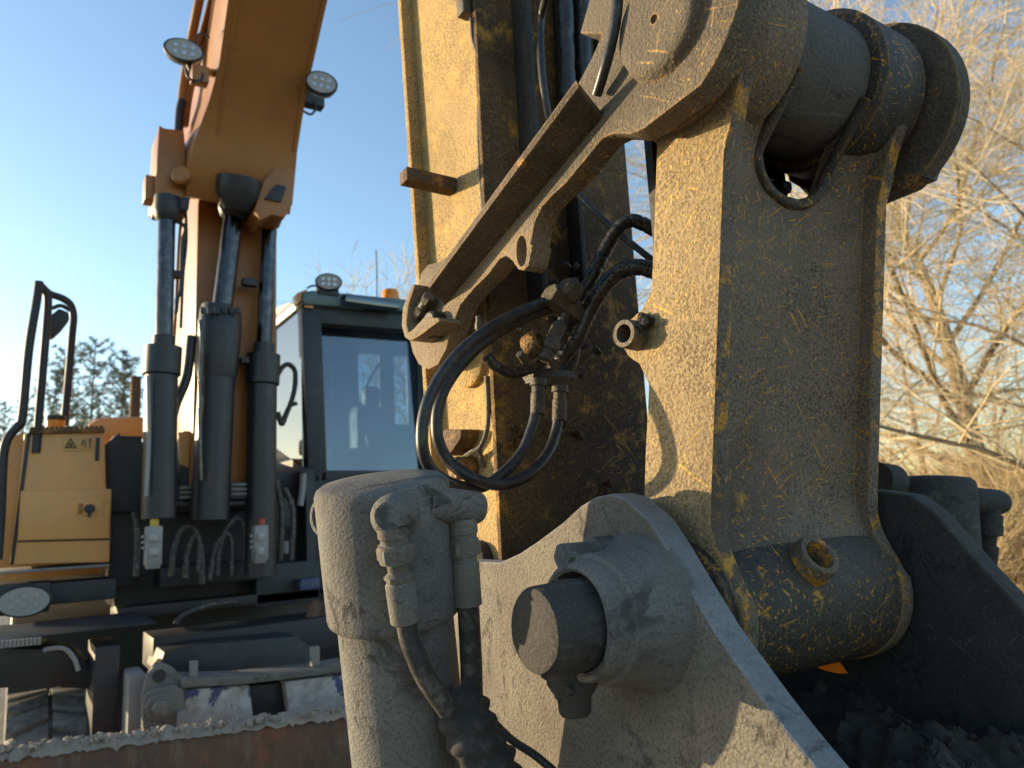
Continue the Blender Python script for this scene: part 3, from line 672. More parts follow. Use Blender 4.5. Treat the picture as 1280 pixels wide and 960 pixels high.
# ================================================================== FOREGROUND LINKAGE
# ------------------------------------------------------------------ dipper arm (hangs from the boom)
arm = root('dipper_arm', 'worn yellow dipper arm hanging upright behind the linkage, sunlit on its left side', 'dipper arm', (0, 1.2, 1.3))
b0 = hX(514, 0, -.18); b1 = hX(556, 590, -.18)
def backY(z): return b1.y+(b0.y-b1.y)*(z-b1.z)/(b0.z-b1.z)
FY = 1.112; ZB, ZT = 1.28, 3.3
for s in (-1, 1):
    bm = NB(); x = s*.18
    prism(bm, [(x, FY+.012, ZB), (x, FY+.012, ZT), (x, backY(ZT), ZT), (x, backY(ZB), ZB)], (-s*.016, 0, 0))
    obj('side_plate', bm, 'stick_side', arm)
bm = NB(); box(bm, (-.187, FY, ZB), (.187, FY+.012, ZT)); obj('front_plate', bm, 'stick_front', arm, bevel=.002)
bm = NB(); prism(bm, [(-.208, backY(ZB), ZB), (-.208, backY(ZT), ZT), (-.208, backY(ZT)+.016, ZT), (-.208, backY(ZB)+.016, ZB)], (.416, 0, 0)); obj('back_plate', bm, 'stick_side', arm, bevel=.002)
c = hX(570, 231, -.18); bm = NB(); box(bm, (-.292, c.y-.004, c.z-.014), (-.18, c.y+.03, c.z+.014)); obj('peg', bm, 'rust_edge', arm, bevel=.003)
c = hX(590, 445, -.18); bm = NB(); lathe(bm, (-.18, c.y, c.z), (-1, 0, 0), [(0, .062), (.012, .062), (.015, .058), (.015, 0)], 40); obj('pin_boss', bm, 'stick_side', arm)
c = hX(610, 700, -.18); bm = NB(); lathe(bm, (-.17, c.y+.02, c.z-.005), (-1, 0, 0), [(0, .04), (.03, .04), (.034, .035), (.034, 0)], 32); obj('nose_boss', bm, 'cast_dark', arm)
# welded hose channel down the front plate and a dark gusset
bm = NB(); a = hY(657, 330, FY); b = hY(705, 30, FY); box(bm, (a.x, FY-.05, a.z-.08), (a.x+.014, FY, 3.2)); obj('hose_channel', bm, 'greasy', arm, bevel=.002)
bm = NB(); a = hY(712, 330, FY); box(bm, (a.x, FY-.04, a.z-.1), (a.x+.012, FY, 3.2)); obj('hose_channel', bm, 'greasy', arm, bevel=.002)
# sensor with its wire at the top of the sunlit side
c = hX(588, 6, -.18); bm = NB(); box(bm, (-.205, c.y-.012, c.z-.03), (-.18, c.y+.014, c.z+.05)); obj('sensor_box', bm, 'fit_dark', arm, bevel=.003)
bm = NB(); tube(bm, [hX(589, 22, -.19), hX(591, 48, -.186), hX(597, 70, -.184), hX(598, 110, -.183), hX(599, 190, -.183), hX(604, 270, -.183)], .0035, 6); obj('sensor_wire', bm, 'rubber', arm)
bm = NB(); tube(bm, [hX(608, 470, -.184), hX(610, 505, -.184), hX(609, 535, -.19), hX(601, 558, -.2), hX(588, 566, -.205), hX(573, 577, -.2)], .0045, 6); obj('sensor_wire', bm, 'fit_dark', arm)
bm = NB(); tube(bm, [hX(599, 560, -.2), hX(602, 572, -.19), hX(604, 584, -.184)], .004, 6); obj('sensor_wire', bm, 'fit_dark', arm)
# small step bracket and bolt low on the sunlit side
a = hX(575, 560, -.18); bm = NB(); prism(bm, [hX(567, 567, -.18), hX(577, 537, -.18), hX(600, 537, -.18), hX(598, 549, -.18), hX(584, 570, -.18)], (-.04, 0, 0)); obj('bracket', bm, 'rust_edge', arm, bevel=.003)
c = hX(592, 585, -.18); bm = NB(); hexnut(bm, (-.18, c.y, c.z), (-.225, c.y, c.z), .024); obj('bolt', bm, 'rust_edge', arm)
c = hX(580, 590, -.18); bm = NB(); lathe(bm, (-.18, c.y, c.z), (-1, 0, 0), [(0, .04), (.01, .04), (.01, 0)], 24); obj('bolt_plate', bm, 'stick_side', arm)
for px, py in ((640, 560), (715, 520), (760, 610)):
    bm = NB(); c = hY(px, py, FY)
    for k in range(4): rock(bm, c+Vector((random.uniform(-.03, .03), -.003, random.uniform(-.04, .04))), random.uniform(.008, .016), .5)
    o = obj('caked_mud', bm, 'stick_front', arm); o['kind'] = 'stuff'

# ------------------------------------------------------------------ guide link, left
GX = -.25
gl = root('guide_link', 'left guide link, dust brown dog-leg plate with round eye and welded rib', 'guide link', (GX, .9, 2.0))
z5 = lambda x, y: (480+x*.328, y*.328)
z6 = lambda x, y: (480+x*.328, 240+y*.328)
EY, EZ, ER = .598, 2.166, .150
out = [z5(990, 490), z5(940, 512), z5(870, 510), z5(830, 530), z5(790, 580), z5(740, 640), z5(690, 700), z5(640, 745), z5(600, 790), z5(572, 850), z5(558, 930),
       z6(566, 200), z6(550, 280), z6(532, 299), z6(510, 295), z6(490, 265), z6(465, 243), z6(440, 255), z6(400, 310), z6(340, 370), z6(290, 430), z6(270, 480), z6(250, 540), z6(235, 600), z6(203, 660), z6(165, 676), z6(130, 655), z6(108, 610), z6(97, 560), z6(100, 500), z6(118, 400), z6(140, 310), z6(165, 278), z6(200, 268), z6(260, 240)]
P = [hX(x, y, GX) for x, y in out]
P += [hX(*z5(640, 455), GX), hX(*z5(742, 312), GX), hX(*z5(790, 222), GX), hX(*z5(830, 130), GX)]
P += [Vector((GX, EY+ER*math.cos(math.radians(a)), EZ+ER*math.sin(math.radians(a)))) for a in (25, 45, 65, 85, 105, 125, 145, 160, 172, 184, 196, 208, 220, 231, 242)]
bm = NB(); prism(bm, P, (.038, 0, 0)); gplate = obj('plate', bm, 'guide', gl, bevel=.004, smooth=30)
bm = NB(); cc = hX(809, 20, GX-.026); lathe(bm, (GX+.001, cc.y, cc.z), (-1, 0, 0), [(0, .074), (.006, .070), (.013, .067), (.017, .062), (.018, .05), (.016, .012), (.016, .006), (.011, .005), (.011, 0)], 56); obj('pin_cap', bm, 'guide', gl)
# the welded rib standing out of the plate; we look at its shaded underside
A0, A1 = hX(723, 108, GX-.052), hX(536, 361, GX-.052); B0, B1 = hX(755, 148, GX+.002), hX(557, 382, GX+.002)
up = (A0-A1).cross(B1-A1).normalized(); up = up if up.z > 0 else -up
bm = NB(); prism(bm, [A0, A1, B1, B0], up*.014); obj('rib', bm, 'guide_rib', gl, bevel=.003)
# pin keeper at the low end: a hooked lug and a bolt with chain-like nut
bm = NB()
lug = [z6(105, 350), z6(70, 440), z6(66, 510), z6(78, 555), z6(98, 568), z6(140, 545), z6(210, 492), z6(205, 478), z6(150, 478), z6(112, 520), z6(92, 535), z6(84, 500), z6(92, 430), z6(118, 352)]
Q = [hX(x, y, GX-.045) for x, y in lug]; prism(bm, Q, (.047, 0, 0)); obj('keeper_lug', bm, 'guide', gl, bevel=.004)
c = hX(*z6(215, 510), GX); bm = NB(); lathe(bm, (GX, c.y, c.z), (-1, 0, 0), [(0, .026), (.022, .026), (.026, .022), (.026, 0)], 28); obj('pin_end', bm, 'greasy', gl)
bm = NB(); p = hX(*z6(175, 395), GX-.02); q = hX(*z6(125, 475), GX-.025)
hexnut(bm, p, p+(q-p)*.3, .013); cyl(bm, p+(q-p)*.3, p+(q-p)*.62, .009); hexnut(bm, p+(q-p)*.6, q, .012)
for k in range(6): rock(bm, p+(q-p)*random.random()+Vector((-.004, random.uniform(-.01, .01), random.uniform(-.01, .01))), .007)
obj('keeper_bolt', bm, 'fit_dark', gl)
c = hX(*z6(524, 225), GX); bm = NB(); lathe(bm, (GX-.02, c.y, c.z), (1, 0, 0), [(0, .015), (.08, .015)], 24)
for v in bm.verts: v.co.z = c.z+(v.co.z-c.z)*1.7
cut(gplate, bm)

# ------------------------------------------------------------------ guide link, right
gr = root('guide_link', 'right guide link, dark shaded round eye against the bare trees', 'guide link', (.23, .7, 2.1))
P = [Vector((.217, .597+.150*math.cos(math.radians(a)), 2.15+.150*math.sin(math.radians(a)))) for a in range(15, 248, 8)]
P += [Vector((.217, .64, 2.01)), Vector((.217, .70, 2.05)), Vector((.217, .745, 2.12))]
bm = NB(); prism(bm, P, (.036, 0, 0)); obj('plate', bm, 'guide_rib', gr, bevel=.004, smooth=30)
bm = NB(); lathe(bm, (.253, .597, 2.15), (1, 0, 0), [(0, .095), (.02, .09), (.022, 0)], 40); obj('pin_cap', bm, 'greasy', gr)
c = hX(1158, 209, .235); bm = NB(); hexnut(bm, c+Vector((-.012, .01, 0)), c+Vector((.028, .01, 0)), .02); obj('bolt', bm, 'black', gr)

# ------------------------------------------------------------------ bucket link (the broad H-shaped link)
bl = root('bucket_link', 'broad upright bucket link with scratched yellow edges and a greasy cut-out', 'bucket link', (0, .65, 1.8))
TY, TZ, TR = .602, 2.165, .116        # upper pin
LY, LZ, LR = .705, 1.415, .098        # lower pin
def frontY(z): return .558-.176*(z-1.985)
fr = [(frontY(1.98), 1.98), (frontY(1.85), 1.85), (frontY(1.7), 1.7), (frontY(1.56), 1.56), (frontY(1.525)-.001, 1.525), (.634, 1.50), (.622, 1.47), (.611, 1.445)]
lower = [(LY+(LR+.006)*math.cos(math.radians(a)), LZ+(LR+.006)*math.sin(math.radians(a))) for a in range(170, 371, 12)]
bkp = [hX(x, y, -.18) for x, y in ((806, 620), (808, 560), (812, 480), (800, 455), (786, 446), (777, 427), (783, 405), (804, 386), (815, 360), (818, 300), (822, 180))]
back = [(.765, 1.50)]+[(p.y, p.z) for p in bkp]
top = [(TY+TR*math.cos(math.radians(a)), TZ+TR*math.sin(math.radians(a))) for a in range(-28, 206, 13)]
outl = fr+lower+back+[(.70, 2.075)]+top+[(.503, 2.096), (.520, 2.070), (.534, 2.040), (.544, 2.012)]
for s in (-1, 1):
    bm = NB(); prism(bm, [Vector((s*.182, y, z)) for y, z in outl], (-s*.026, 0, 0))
    o = obj('flange', bm, 'link_sunlit' if s < 0 else 'link', bl, bevel=.003, smooth=30, label='sunlit left flange with yellow scratches' if s < 0 else 'shaded right flange')
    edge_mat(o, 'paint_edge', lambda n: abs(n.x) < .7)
# web with the U-shaped cut-out under the upper pin; a grid so that it can curl into the two bosses
WX = .157
zz = [1.467+(2.104-1.467)*i/60 for i in range(61)]
def webY(x, z):
    y = frontY(z)+.040-.018*(abs(x)/WX)**4*min(1, max(0, (z-1.475)/.11))
    if z < 1.60: y = y-.0655*((1.60-z)/.135)**2.2
    if z > 1.99: y = y-.11*((z-1.99)/.15)**2
    return y
HX, HW, HZ = .004, .078, 1.966
def holeW(z):
    if z <= HZ: return 0.0
    t = min(1, (z-HZ)/.062); return HW*math.sqrt(max(0, 1-(1-t)**2.6))
bm = NB()
for side in (-1, 1):
    rows = []
    for z in zz+[HZ, HZ+.002, HZ+.006]:
        hw = holeW(z); x0 = side*WX; x1 = HX+side*hw
        rows.append((z, [(x0+(x1-x0)*j/14) for j in range(15)]))
    rows.sort(key=lambda q: q[0])
    gv = [[bm.verts.new((x, webY(x, z), z)) for x in xs_] for z, xs_ in rows]
    for A_, B_ in zip(gv, gv[1:]):
        for j in range(14): bm.faces.new((A_[j], A_[j+1], B_[j+1], B_[j]))
bmesh.ops.remove_doubles(bm, verts=bm.verts, dist=1e-4)
bmesh.ops.recalc_face_normals(bm, faces=bm.faces)
if sum(q.normal.y for q in bm.faces) > 0: bmesh.ops.reverse_faces(bm, faces=bm.faces)
bmesh.ops.solidify(bm, geom=bm.faces[:], thickness=.022)
obj('web', bm, 'link', bl, smooth=60)
rimp = [(HX-HW, webY(HX-HW, 2.104), 2.104)]
for k in range(13):
    a_ = math.pi*k/12; x = HX-math.cos(a_)*HW; u_ = math.sin(a_); z = HZ+.062*(1-u_**.9); rimp.append((x, webY(x, z)+.001, z))
rimp.append((HX+HW, webY(HX+HW, 2.104), 2.104))
bm = NB(); tube(bm, rimp, .0085, 10, 4, rf=lambda i, a, L: 1+.12*mnoise.noise((L*40, math.cos(a), math.sin(a))))
obj('cutout_rim', bm, 'boss', bl)
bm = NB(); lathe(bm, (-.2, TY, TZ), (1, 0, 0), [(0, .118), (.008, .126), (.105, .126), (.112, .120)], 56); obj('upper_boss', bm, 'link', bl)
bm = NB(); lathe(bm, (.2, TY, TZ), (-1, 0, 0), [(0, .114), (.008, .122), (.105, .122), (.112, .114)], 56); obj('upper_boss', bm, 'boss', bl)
bm = NB(); lathe(bm, (-.198, LY, LZ), (1, 0, 0), [(0, LR-.012), (.006, LR-.004), (.03, LR), (.355, LR+.002), (.385, LR-.002), (.394, LR-.02), (.396, 0)], 64); obj('lower_boss', bm, 'boss', bl)
# fillet where the web runs into the lower boss
c = hP(1016, 701, (0, .62, 1.5), (0, 1, -.2)); n = Vector((-.12, -.80, .52)).normalized()
bm = NB(); lathe(bm, c-n*.05, n, [(0, .031), (.060, .0295), (.066, .027), (.066, .020), (.062, .0185), (.012, .0175), (.012, 0)], 32); obj('grease_port', bm, 'paint_edge', bl)
# pipe stub on the bump of the left flange
c = hX(797, 420, -.182)
bm = NB(); lathe(bm, c+Vector((.004, 0, 0)), (-1, -.12, 0), [(0, .0215), (.03, .020), (.034, .019), (.034, .013), (.026, .0125), (.005, .012), (.005, 0)], 28); obj('pipe_stub', bm, 'fit_dark', bl)
bm = NB(); a = hX(806, 398, -.19); b = hX(798, 412, -.20); cyl(bm, a, b, .008, 12); hexnut(bm, a+(a-b)*.2, a-(a-b)*.15, .0095)
for k in range(9): rock(bm, a+(b-a)*random.random()*1.9+Vector((random.uniform(-.006, .006), random.uniform(-.012, .012), random.uniform(-.008, .008))), random.uniform(.003, .007))
obj('grease_nipple', bm, 'greasy', bl)

# rod eye of the bucket cylinder, seated between the two upper bosses
bc = root('bucket_cylinder', 'dark rod eye of the bucket cylinder between the upper bosses of the broad link', 'hydraulic cylinder', (0, TY, TZ))
bm = NB(); lathe(bm, (-.086, TY, TZ), (1, 0, 0), [(0, .096), (.006, .102), (.17, .102), (.176, .096)], 56); obj('rod_eye', bm, 'cast_mid', bc)
bm = NB(); cyl(bm, (.003, TY+.08, TZ+.06), (.003, TY+.33, TZ+1.6), .045, 28); obj('rod', bm, 'chrome', bc)
gm = NB()
for k in range(60):
    c = Vector((random.uniform(-.07, .08), random.uniform(.64, .70), 1.985+abs(random.gauss(0, .022)))); rock(gm, c, random.uniform(.006, .014))
o = obj('caked_grease', gm, 'greasy', bl); o['kind'] = 'stuff'
bm = NB(); box(bm, (-.154, .705, 1.85), (.154, .720, 2.14)); obj('back_web', bm, 'greasy', bl)

# ------------------------------------------------------------------ tilting quick coupler under the link
cp = root('tilt_coupler', 'heavy grey dust covered coupler with two tall pin plates under the bucket link', 'coupler', (0, .75, 1.2))
CX = -.252
z3 = lambda x, y: (760+x*.40625, 570+y*.40625)
face = [(560, 700), (600, 702), (624, 703), (648, 692), (672, 676), (700, 655), (724, 633), (744, 621), (762, 617), z3(50, 128), z3(85, 160), z3(130, 202), z3(180, 282), z3(230, 370), z3(330, 540), z3(470, 740), z3(560, 862), z3(640, 962)]
P = [hX(x, y, CX) for x, y in face]
a, b = P[-1], P[-2]; P.append(a+(a-b)*1.6); P.append(Vector((CX, P[-1].y+.1, .95))); P.append(Vector((CX, 1.3, .95))); P.append(Vector((CX, 1.3, P[0].z-.005)))
lp = list(P)
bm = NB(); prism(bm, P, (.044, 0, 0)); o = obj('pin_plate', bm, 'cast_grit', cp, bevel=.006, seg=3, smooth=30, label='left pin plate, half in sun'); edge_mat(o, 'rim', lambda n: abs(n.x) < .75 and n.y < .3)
# boss, collar, pin
PZ = LZ+.010
bm = NB(); lathe(bm, (CX+.01, LY, PZ), (-1, 0, 0), [(0, .098), (.008, .096), (.018, .091), (.030, .084), (.050, .0775), (.074, .074), (.080, .0735), (.082, .0685), (.100, .0675), (.107, .065), (.109, .060), (.106, .056), (.05, .0545), (.03, .0545), (.03, 0)], 64)
for v in bm.verts: v.co += (v.co-Vector((v.co.x, LY, PZ))).normalized()*.0035*mnoise.noise((v.co.x*30, v.co.y*22, v.co.z*22))
obj('pin_collar', bm, 'cast', cp)
bm = NB(); lathe(bm, (CX-.02, LY-.001, PZ-.003), (-1, 0, 0), [(0, .051), (.100, .051), (.103, .049), (.128, .0485), (.136, .045), (.1385, .038), (.137, 0)], 56)
for v in bm.verts: v.co += (v.co-Vector((v.co.x, LY, PZ))).normalized()*.002*mnoise.noise((v.co.x*60, v.co.y*40, v.co.z*40))
obj('pin', bm, 'pin', cp)
c = hX(728, 694, CX-.045); bm = NB(); hexnut(bm, (CX-.078, c.y, c.z), (CX-.025, c.y, c.z), .0185); lathe(bm, (CX-.03, c.y, c.z), (1, 0, 0), [(0, .021), (.04, .024)], 20); obj('bolt', bm, 'cast', cp)
c = hX(716, 856, CX-.085); bm = NB(); lathe(bm, c+Vector((0, 0, .02)), (0.02, 0, -1), [(0, .030), (.018, .031), (.026, .026), (.034, .020), (.05, .019), (.054, .016), (.054, 0)], 20)
for k in range(16): rock(bm, c+Vector((random.uniform(-.028, .028), random.uniform(-.025, .025), random.uniform(-.01, .03))), random.uniform(.006, .012))
obj('locking_bolt', bm, 'pin', cp)
# right plate
rp = [(1085, 612), (1111, 615), (1138, 619), (1166, 639), (1195, 672), (1227, 708), (1280, 765)]
P = [hX(x, y, .205) for x, y in rp]; P.insert(0, Vector((.205, .74, 1.552)));  P.insert(0, Vector((.205, .95, 1.45)))
a, b = P[-1], P[-2]; P.append(a+(a-b)*1.9); P.append(Vector((.205, P[-1].y+.06, .95))); P.append(Vector((.205, 1.3, .95))); P.append(Vector((.205, 1.3, 1.30)))
bm = NB(); prism(bm, P, (.044, 0, 0)); obj('pin_plate', bm, 'cast_dark', cp, bevel=.006, seg=3, smooth=30, label='right pin plate, in deep shade')  # its deep shade is put into the darker steel colour
# deck between the plates, with caked mud
def deckz(x, y): return 1.225+.05*mnoise.noise((x*12, y*8, 1.7))+.022*mnoise.noise((x*40, y*40, 4))+.009*mnoise.noise((x*130, y*130, 2))+(.05 if y > 1.1 else 0)
bm = NB(); NY = 110
gr_ = [[bm.verts.new((-.208+.413*j/96, .34+.96*i/NY, deckz(-.208+.413*j/96, .34+.96*i/NY))) for j in range(97)] for i in range(NY+1)]
for i in range(NY):
    for j in range(96): bm.faces.new((gr_[i][j], gr_[i][j+1], gr_[i+1][j+1], gr_[i+1][j]))
obj('muddy_deck', bm, 'mud', cp, smooth=60)
bm = NB(); box(bm, (-.207, .35, .96), (.204, 1.28, 1.17)); obj('deck_block', bm, 'cast_dark', cp)
bm = NB()
for k in range(500):
    x, y = random.uniform(-.19, .19), random.uniform(.38, 1.0); rock(bm, Vector((x, y, deckz(x, y))), random.choice((.002, .003, .003, .004, .005, .009)))
o = obj('mud_clods', bm, 'mud', cp); o['kind'] = 'stuff'
bm = NB(); A = [hY(px_, py_, .70) for px_, py_ in ((1016, 832), (1026, 822), (1046, 822), (1060, 842), (1048, 842), (1032, 838))]
prism(bm, A, (0, .006, 0)); t = obj('orange_sliver', bm, 'sunlit_orange', None); tag(t, 'bright orange tape glowing beneath the lower boss of the broad link', 'sliver')

# ------------------------------------------------------------------ tilt cylinders
def tilt_cyl(label, top, base, r):
    t = root('tilt_cylinder', label, 'hydraulic cylinder', base)
    ax = (Vector(base)-Vector(top)).normalized()
    bm = NB(); lathe(bm, top, ax, [(-.004, 0), (-.0035, r*.55), (-.001, r*.88), (.004, r*.965), (.012, r*1.0), (.10, r*1.0), (.172, r*1.0), (.178, r*.985), (.181, r*.95), (.181, r*.86)], 72); obj('head', bm, 'cast', t)
    bm = NB(); lathe(bm, Vector(top)+ax*.17, ax, [(0, r*.865), (.02, r*.865), (.62, r*.865)], 64); obj('barrel', bm, 'cast', t)
    return t, ax
def stack(bm, pts, prof, hexes=()):
    """a hose tail: profile of (fraction along the line, radius)"""
    P = [Vector(p) for p in pts]; L = (P[-1]-P[0]).length
    lathe(bm, P[0], P[-1]-P[0], [(f*L, r) for f, r in prof], 24)
    for f0, f1, r in hexes: hexnut(bm, P[0].lerp(P[-1], f0), P[0].lerp(P[-1], f1), r)
TOP = at(477, 601, 0.9801); BASE = at(514, 960, 0.9964)
tc, ax = tilt_cyl('near left tilt cylinder with dusty grey head, two hoses and fittings', TOP, BASE, .0888)
# front port elbow
e = at(489, 645, 0.8799); bm = NB()
lathe(bm, e+Vector((.06, .09, 0)).normalized()*.06, Vector((-.06, -.09, 0)), [(0, .036), (.035, .030), (.055, .026), (.066, .0235), (.075, .017), (.077, 0)], 32); obj('port_elbow', bm, 'cast', tc)
a, b = at(490, 658, 0.8777), at(507, 777, 0.8875); bm = NB()
stack(bm, [a, b], [(0, .0185), (.10, .0185), (.12, .0165), (.17, .0165), (.18, .0205), (.36, .0205), (.38, .013), (.47, .0125), (.50, .0165), (.55, .0165), (.57, .0155), (.60, .0182), (.985, .0182), (1, .0165)], [(.20, .345, .0228), (.50, .545, .0185)]); obj('hose_fitting', bm, 'fitting', tc)
# plug at the left
e = at(403, 646, 0.9518); d = Vector(CAM)-e; d = Vector((-.97, -.25, -.03)).normalized()
bm = NB(); lathe(bm, e-d*.012, d, [(0, .026), (.012, .026), (.016, .023), (.016, .018), (.010, .0165), (.010, 0)], 28); obj('port_plug', bm, 'cast', tc)
# right port, a stub with its fitting
a, b = at(548, 631, 0.9529), at(602, 635, 0.9855); bm = NB(); lathe(bm, a-(b-a)*.3, b-a, [(0, .024), ((b-a).length*1.2, .0215), ((b-a).length*1.28, .0185), ((b-a).length*1.29, 0)], 32); obj('port_stub', bm, 'cast', tc)
a, b = at(578, 648, 0.9692), at(585, 757, 0.9638); bm = NB()
stack(bm, [a, b], [(0, .019), (.17, .019), (.18, .0175), (.23, .0175), (.24, .0195), (.42, .019), (.43, .016), (.50, .016), (.515, .0182), (.99, .0182), (1, .016)], [(.255, .41, .0218)]); obj('hose_fitting', bm, 'fitting', tc)
h = NB(); tube(h, [at(507, 770, 0.8875), at(511, 795, 0.8875), at(519, 818, 0.8875), at(531, 845, 0.8875), at(546, 868, 0.8897), at(560, 888, 0.8930)], .0125, 14); t = obj('hydraulic_hose', h, 'rubber_dusty'); tag(t, 'dusty black hose curving down from the front fitting of the near cylinder', 'hose', 'hoses of the near tilt cylinder')
h = NB(); tube(h, [at(585, 752, 0.9638), at(587, 790, 0.9627), at(589, 830, 0.9583), at(590, 880, 0.9474)], .0145, 14); t = obj('hydraulic_hose', h, 'rubber_dusty'); tag(t, 'dusty black hose hanging straight down from the side port of the near cylinder', 'hose', 'hoses of the near tilt cylinder')
# fabric sleeve wrapped round both hoses
random.seed(4)
bm = NB(); tube(bm, [at(570, 868, 0.9365), at(577, 885, 0.9256), at(590, 915, 0.9148), at(606, 945, 0.9148), at(625, 985, 0.9202)], [.030, .038], 36, 24, rf=lambda i, a, L: .86+.10*math.sin(a*2+L*20)+.16*abs(mnoise.noise((math.cos(a)*1.6, math.sin(a)*1.6, L*60)))+.07*math.sin(L*260+a*2))
t = obj('hose_sleeve', bm, 'sleeve'); tag(t, 'dark wrinkled fabric sleeve gathering two hoses at the bottom edge', 'sleeve')
h = NB(); tube(h, [at(612, 898, 1.0128), at(640, 925, 1.0019), at(670, 945, 0.9910), at(705, 975, 0.9801)], .0055, 10); t = obj('hydraulic_hose', h, 'rubber'); tag(t, 'thin black cable slanting out behind the fabric sleeve', 'cable')
# right tilt cylinder, farther off behind the right plate
TOP = at(1166, 598, 1.30); t2, ax = tilt_cyl('far right tilt cylinder with dark head behind the right pin plate', TOP, TOP+Vector((-.03, .02, -.42)), .066)
a, b = at(1095, 600, 1.22), at(1122, 604, 1.25); bm = NB(); lathe(bm, a, b-a, [(0, .03), (.045, .03), (.05, .025), (.05, 0)], 24); obj('port_plug', bm, 'cast_dark', t2)
e = at(1178, 630, 1.235); bm = NB(); lathe(bm, e+Vector((.02, .05, .01)), Vector((-.02, -.05, -.01)), [(0, .034), (.03, .03), (.05, .026), (.056, .018), (.056, 0)], 24); obj('port_elbow', bm, 'cast_dark', t2)
a, b = at(1176, 640, 1.235), at(1176, 700, 1.235); bm = NB(); stack(bm, [a, b], [(0, .021), (.3, .021), (.32, .024), (.7, .024), (.72, .016), (1, .016)]); obj('hose_fitting', bm, 'cast_dark', t2)
a, b = at(1192, 624, 1.29), at(1254, 628, 1.31); bm = NB(); lathe(bm, a, b-a, [(0, .024), ((b-a).length*.9, .022), ((b-a).length, .018), ((b-a).length+.001, 0)], 28); obj('port_stub', bm, 'cast_dark', t2)
a, b = at(1237, 634, 1.30), at(1231, 712, 1.30); bm = NB(); stack(bm, [a, b], [(0, .018), (.1, .018), (.12, .022), (.26, .022), (.28, .0235), (.42, .0235), (.44, .015), (.6, .015), (.62, .019), (.95, .018), (1, .014)]); obj('hose_fitting', bm, 'cast_dark', t2)
# all three parts of t2 keep the dusty grey of the left one, only darker
for o in t2.children:
    o.data.materials.clear(); o.data.materials.append(MAT['pin'])

# ------------------------------------------------------------------ hoses in front of the dipper arm
def hose(pts, r, label, mat='rubber', grp='hoses in front of the dipper arm', rf=None, n=12, per=8, name='hydraulic_hose'):
    bm = NB(); tube(bm, pts, r, n, per, rf=rf); t = obj(name, bm, mat, smooth=70); return tag(t, label, 'hose', grp)
wrapf = lambda pitch: (lambda i, a, L: 1-.20*max(0, 1-abs(((L/pitch-a/6.283185) % 1)-.5)*9))
def Y(px, py, y): return hY(px, py, y)
hose([Y(686, 376, .97), Y(650, 390, .96), Y(610, 412, .96), Y(575, 440, .96), Y(548, 475, .96), Y(531, 515, .96), Y(528, 558, .96), Y(540, 588, .97), Y(566, 605, .99), Y(600, 609, 1.0), Y(628, 592, 1.0), Y(652, 566, 1.0), Y(665, 535, 1.0), Y(671, 512, 1.0)], .0092, 'outer of the two looped black hoses, sweeping out past the arm edge')
hose([Y(690, 384, .98), Y(655, 398, .985), Y(615, 420, .99), Y(577, 455, 1.0), Y(552, 495, 1.0), Y(546, 540, 1.0), Y(560, 575, 1.0), Y(590, 597, .98), Y(625, 606, .98), Y(660, 594, .98), Y(684, 568, .99), Y(695, 540, 1.0), Y(699, 512, 1.0)], .0092, 'inner of the two looped black hoses, curling tighter below the clamp')
hose([Y(960, 330, .88), Y(890, 322, .86), Y(840, 300, .86), Y(812, 284, .88), Y(790, 276, .90), Y(772, 287, .92), Y(757, 312, .94), Y(744, 338, .95), Y(728, 366, .97), Y(705, 400, .98)], .0125, 'spiral wrapped black hose arching up from the clamp behind the broad link', 'wrap', rf=wrapf(.022), n=20, per=14)
hose([Y(960, 400, .86), Y(890, 385, .84), Y(840, 352, .84), Y(815, 338, .86), Y(793, 334, .88), Y(770, 343, .91), Y(752, 362, .93), Y(738, 385, .95), Y(722, 420, .97), Y(700, 452, 1.0)], .0145, 'thick braided black hose bending over below the spiral wrapped one', 'wrap', rf=wrapf(.006), n=18, per=14)
hose([Y(718, 234, 1.02), Y(731, 252, 1.0), Y(760, 280, .97), Y(790, 305, .94), Y(822, 330, .90), Y(880, 372, .86), Y(950, 410, .86)], .0062, 'thin straight hose crossing in front of the wrapped hoses', 'rubber_dusty')
hose([Y(706, 392, .96), Y(698, 420, .97), Y(685, 443, .98), Y(664, 460, .99), Y(640, 466, .99), Y(620, 458, .99), Y(608, 444, .99)], .0095, 'short spiral wrapped hose curling left under the clamp', 'wrap', rf=wrapf(.02), n=20, per=12)
hose([Y(712, 410, 1.02), Y(716, 440, 1.04), Y(706, 468, 1.05), Y(690, 480, 1.05)], .014, 'greasy black hose dropping from the clamp to the lower fittings', 'wrap')
hose([hX(690, -30, -.14), Y(677, 20, 1.02), Y(676, 70, 1.02), Y(681, 120, 1.02), Y(688, 160, 1.03), Y(697, 215, 1.05)], .0075, 'single black hose bowing out along the top of the arm', 'rubber')
for k, (px, r) in enumerate(((708, .02), (730, .019), (752, .015))):
    hose([Y(px-4, -40, 1.07), Y(px-2, 40, 1.08), Y(px, 120, 1.085), Y(px-4, 175, 1.09), Y(px-8, 215, 1.12)], r, ('leftmost', 'middle', 'rightmost')[k]+' of three thick greasy hoses running down the shaded arm front', 'wrap', 'thick hoses down the arm front', rf=wrapf(.03), n=14)
hose([hX(773, -20, -.27), hX(771, 15, -.272), hX(765, 50, -.272), hX(756, 85, -.27), hX(746, 118, -.262)], .0075, 'black hose lying on the edge of the left guide link eye', 'rubber', 'hoses on the guide link')
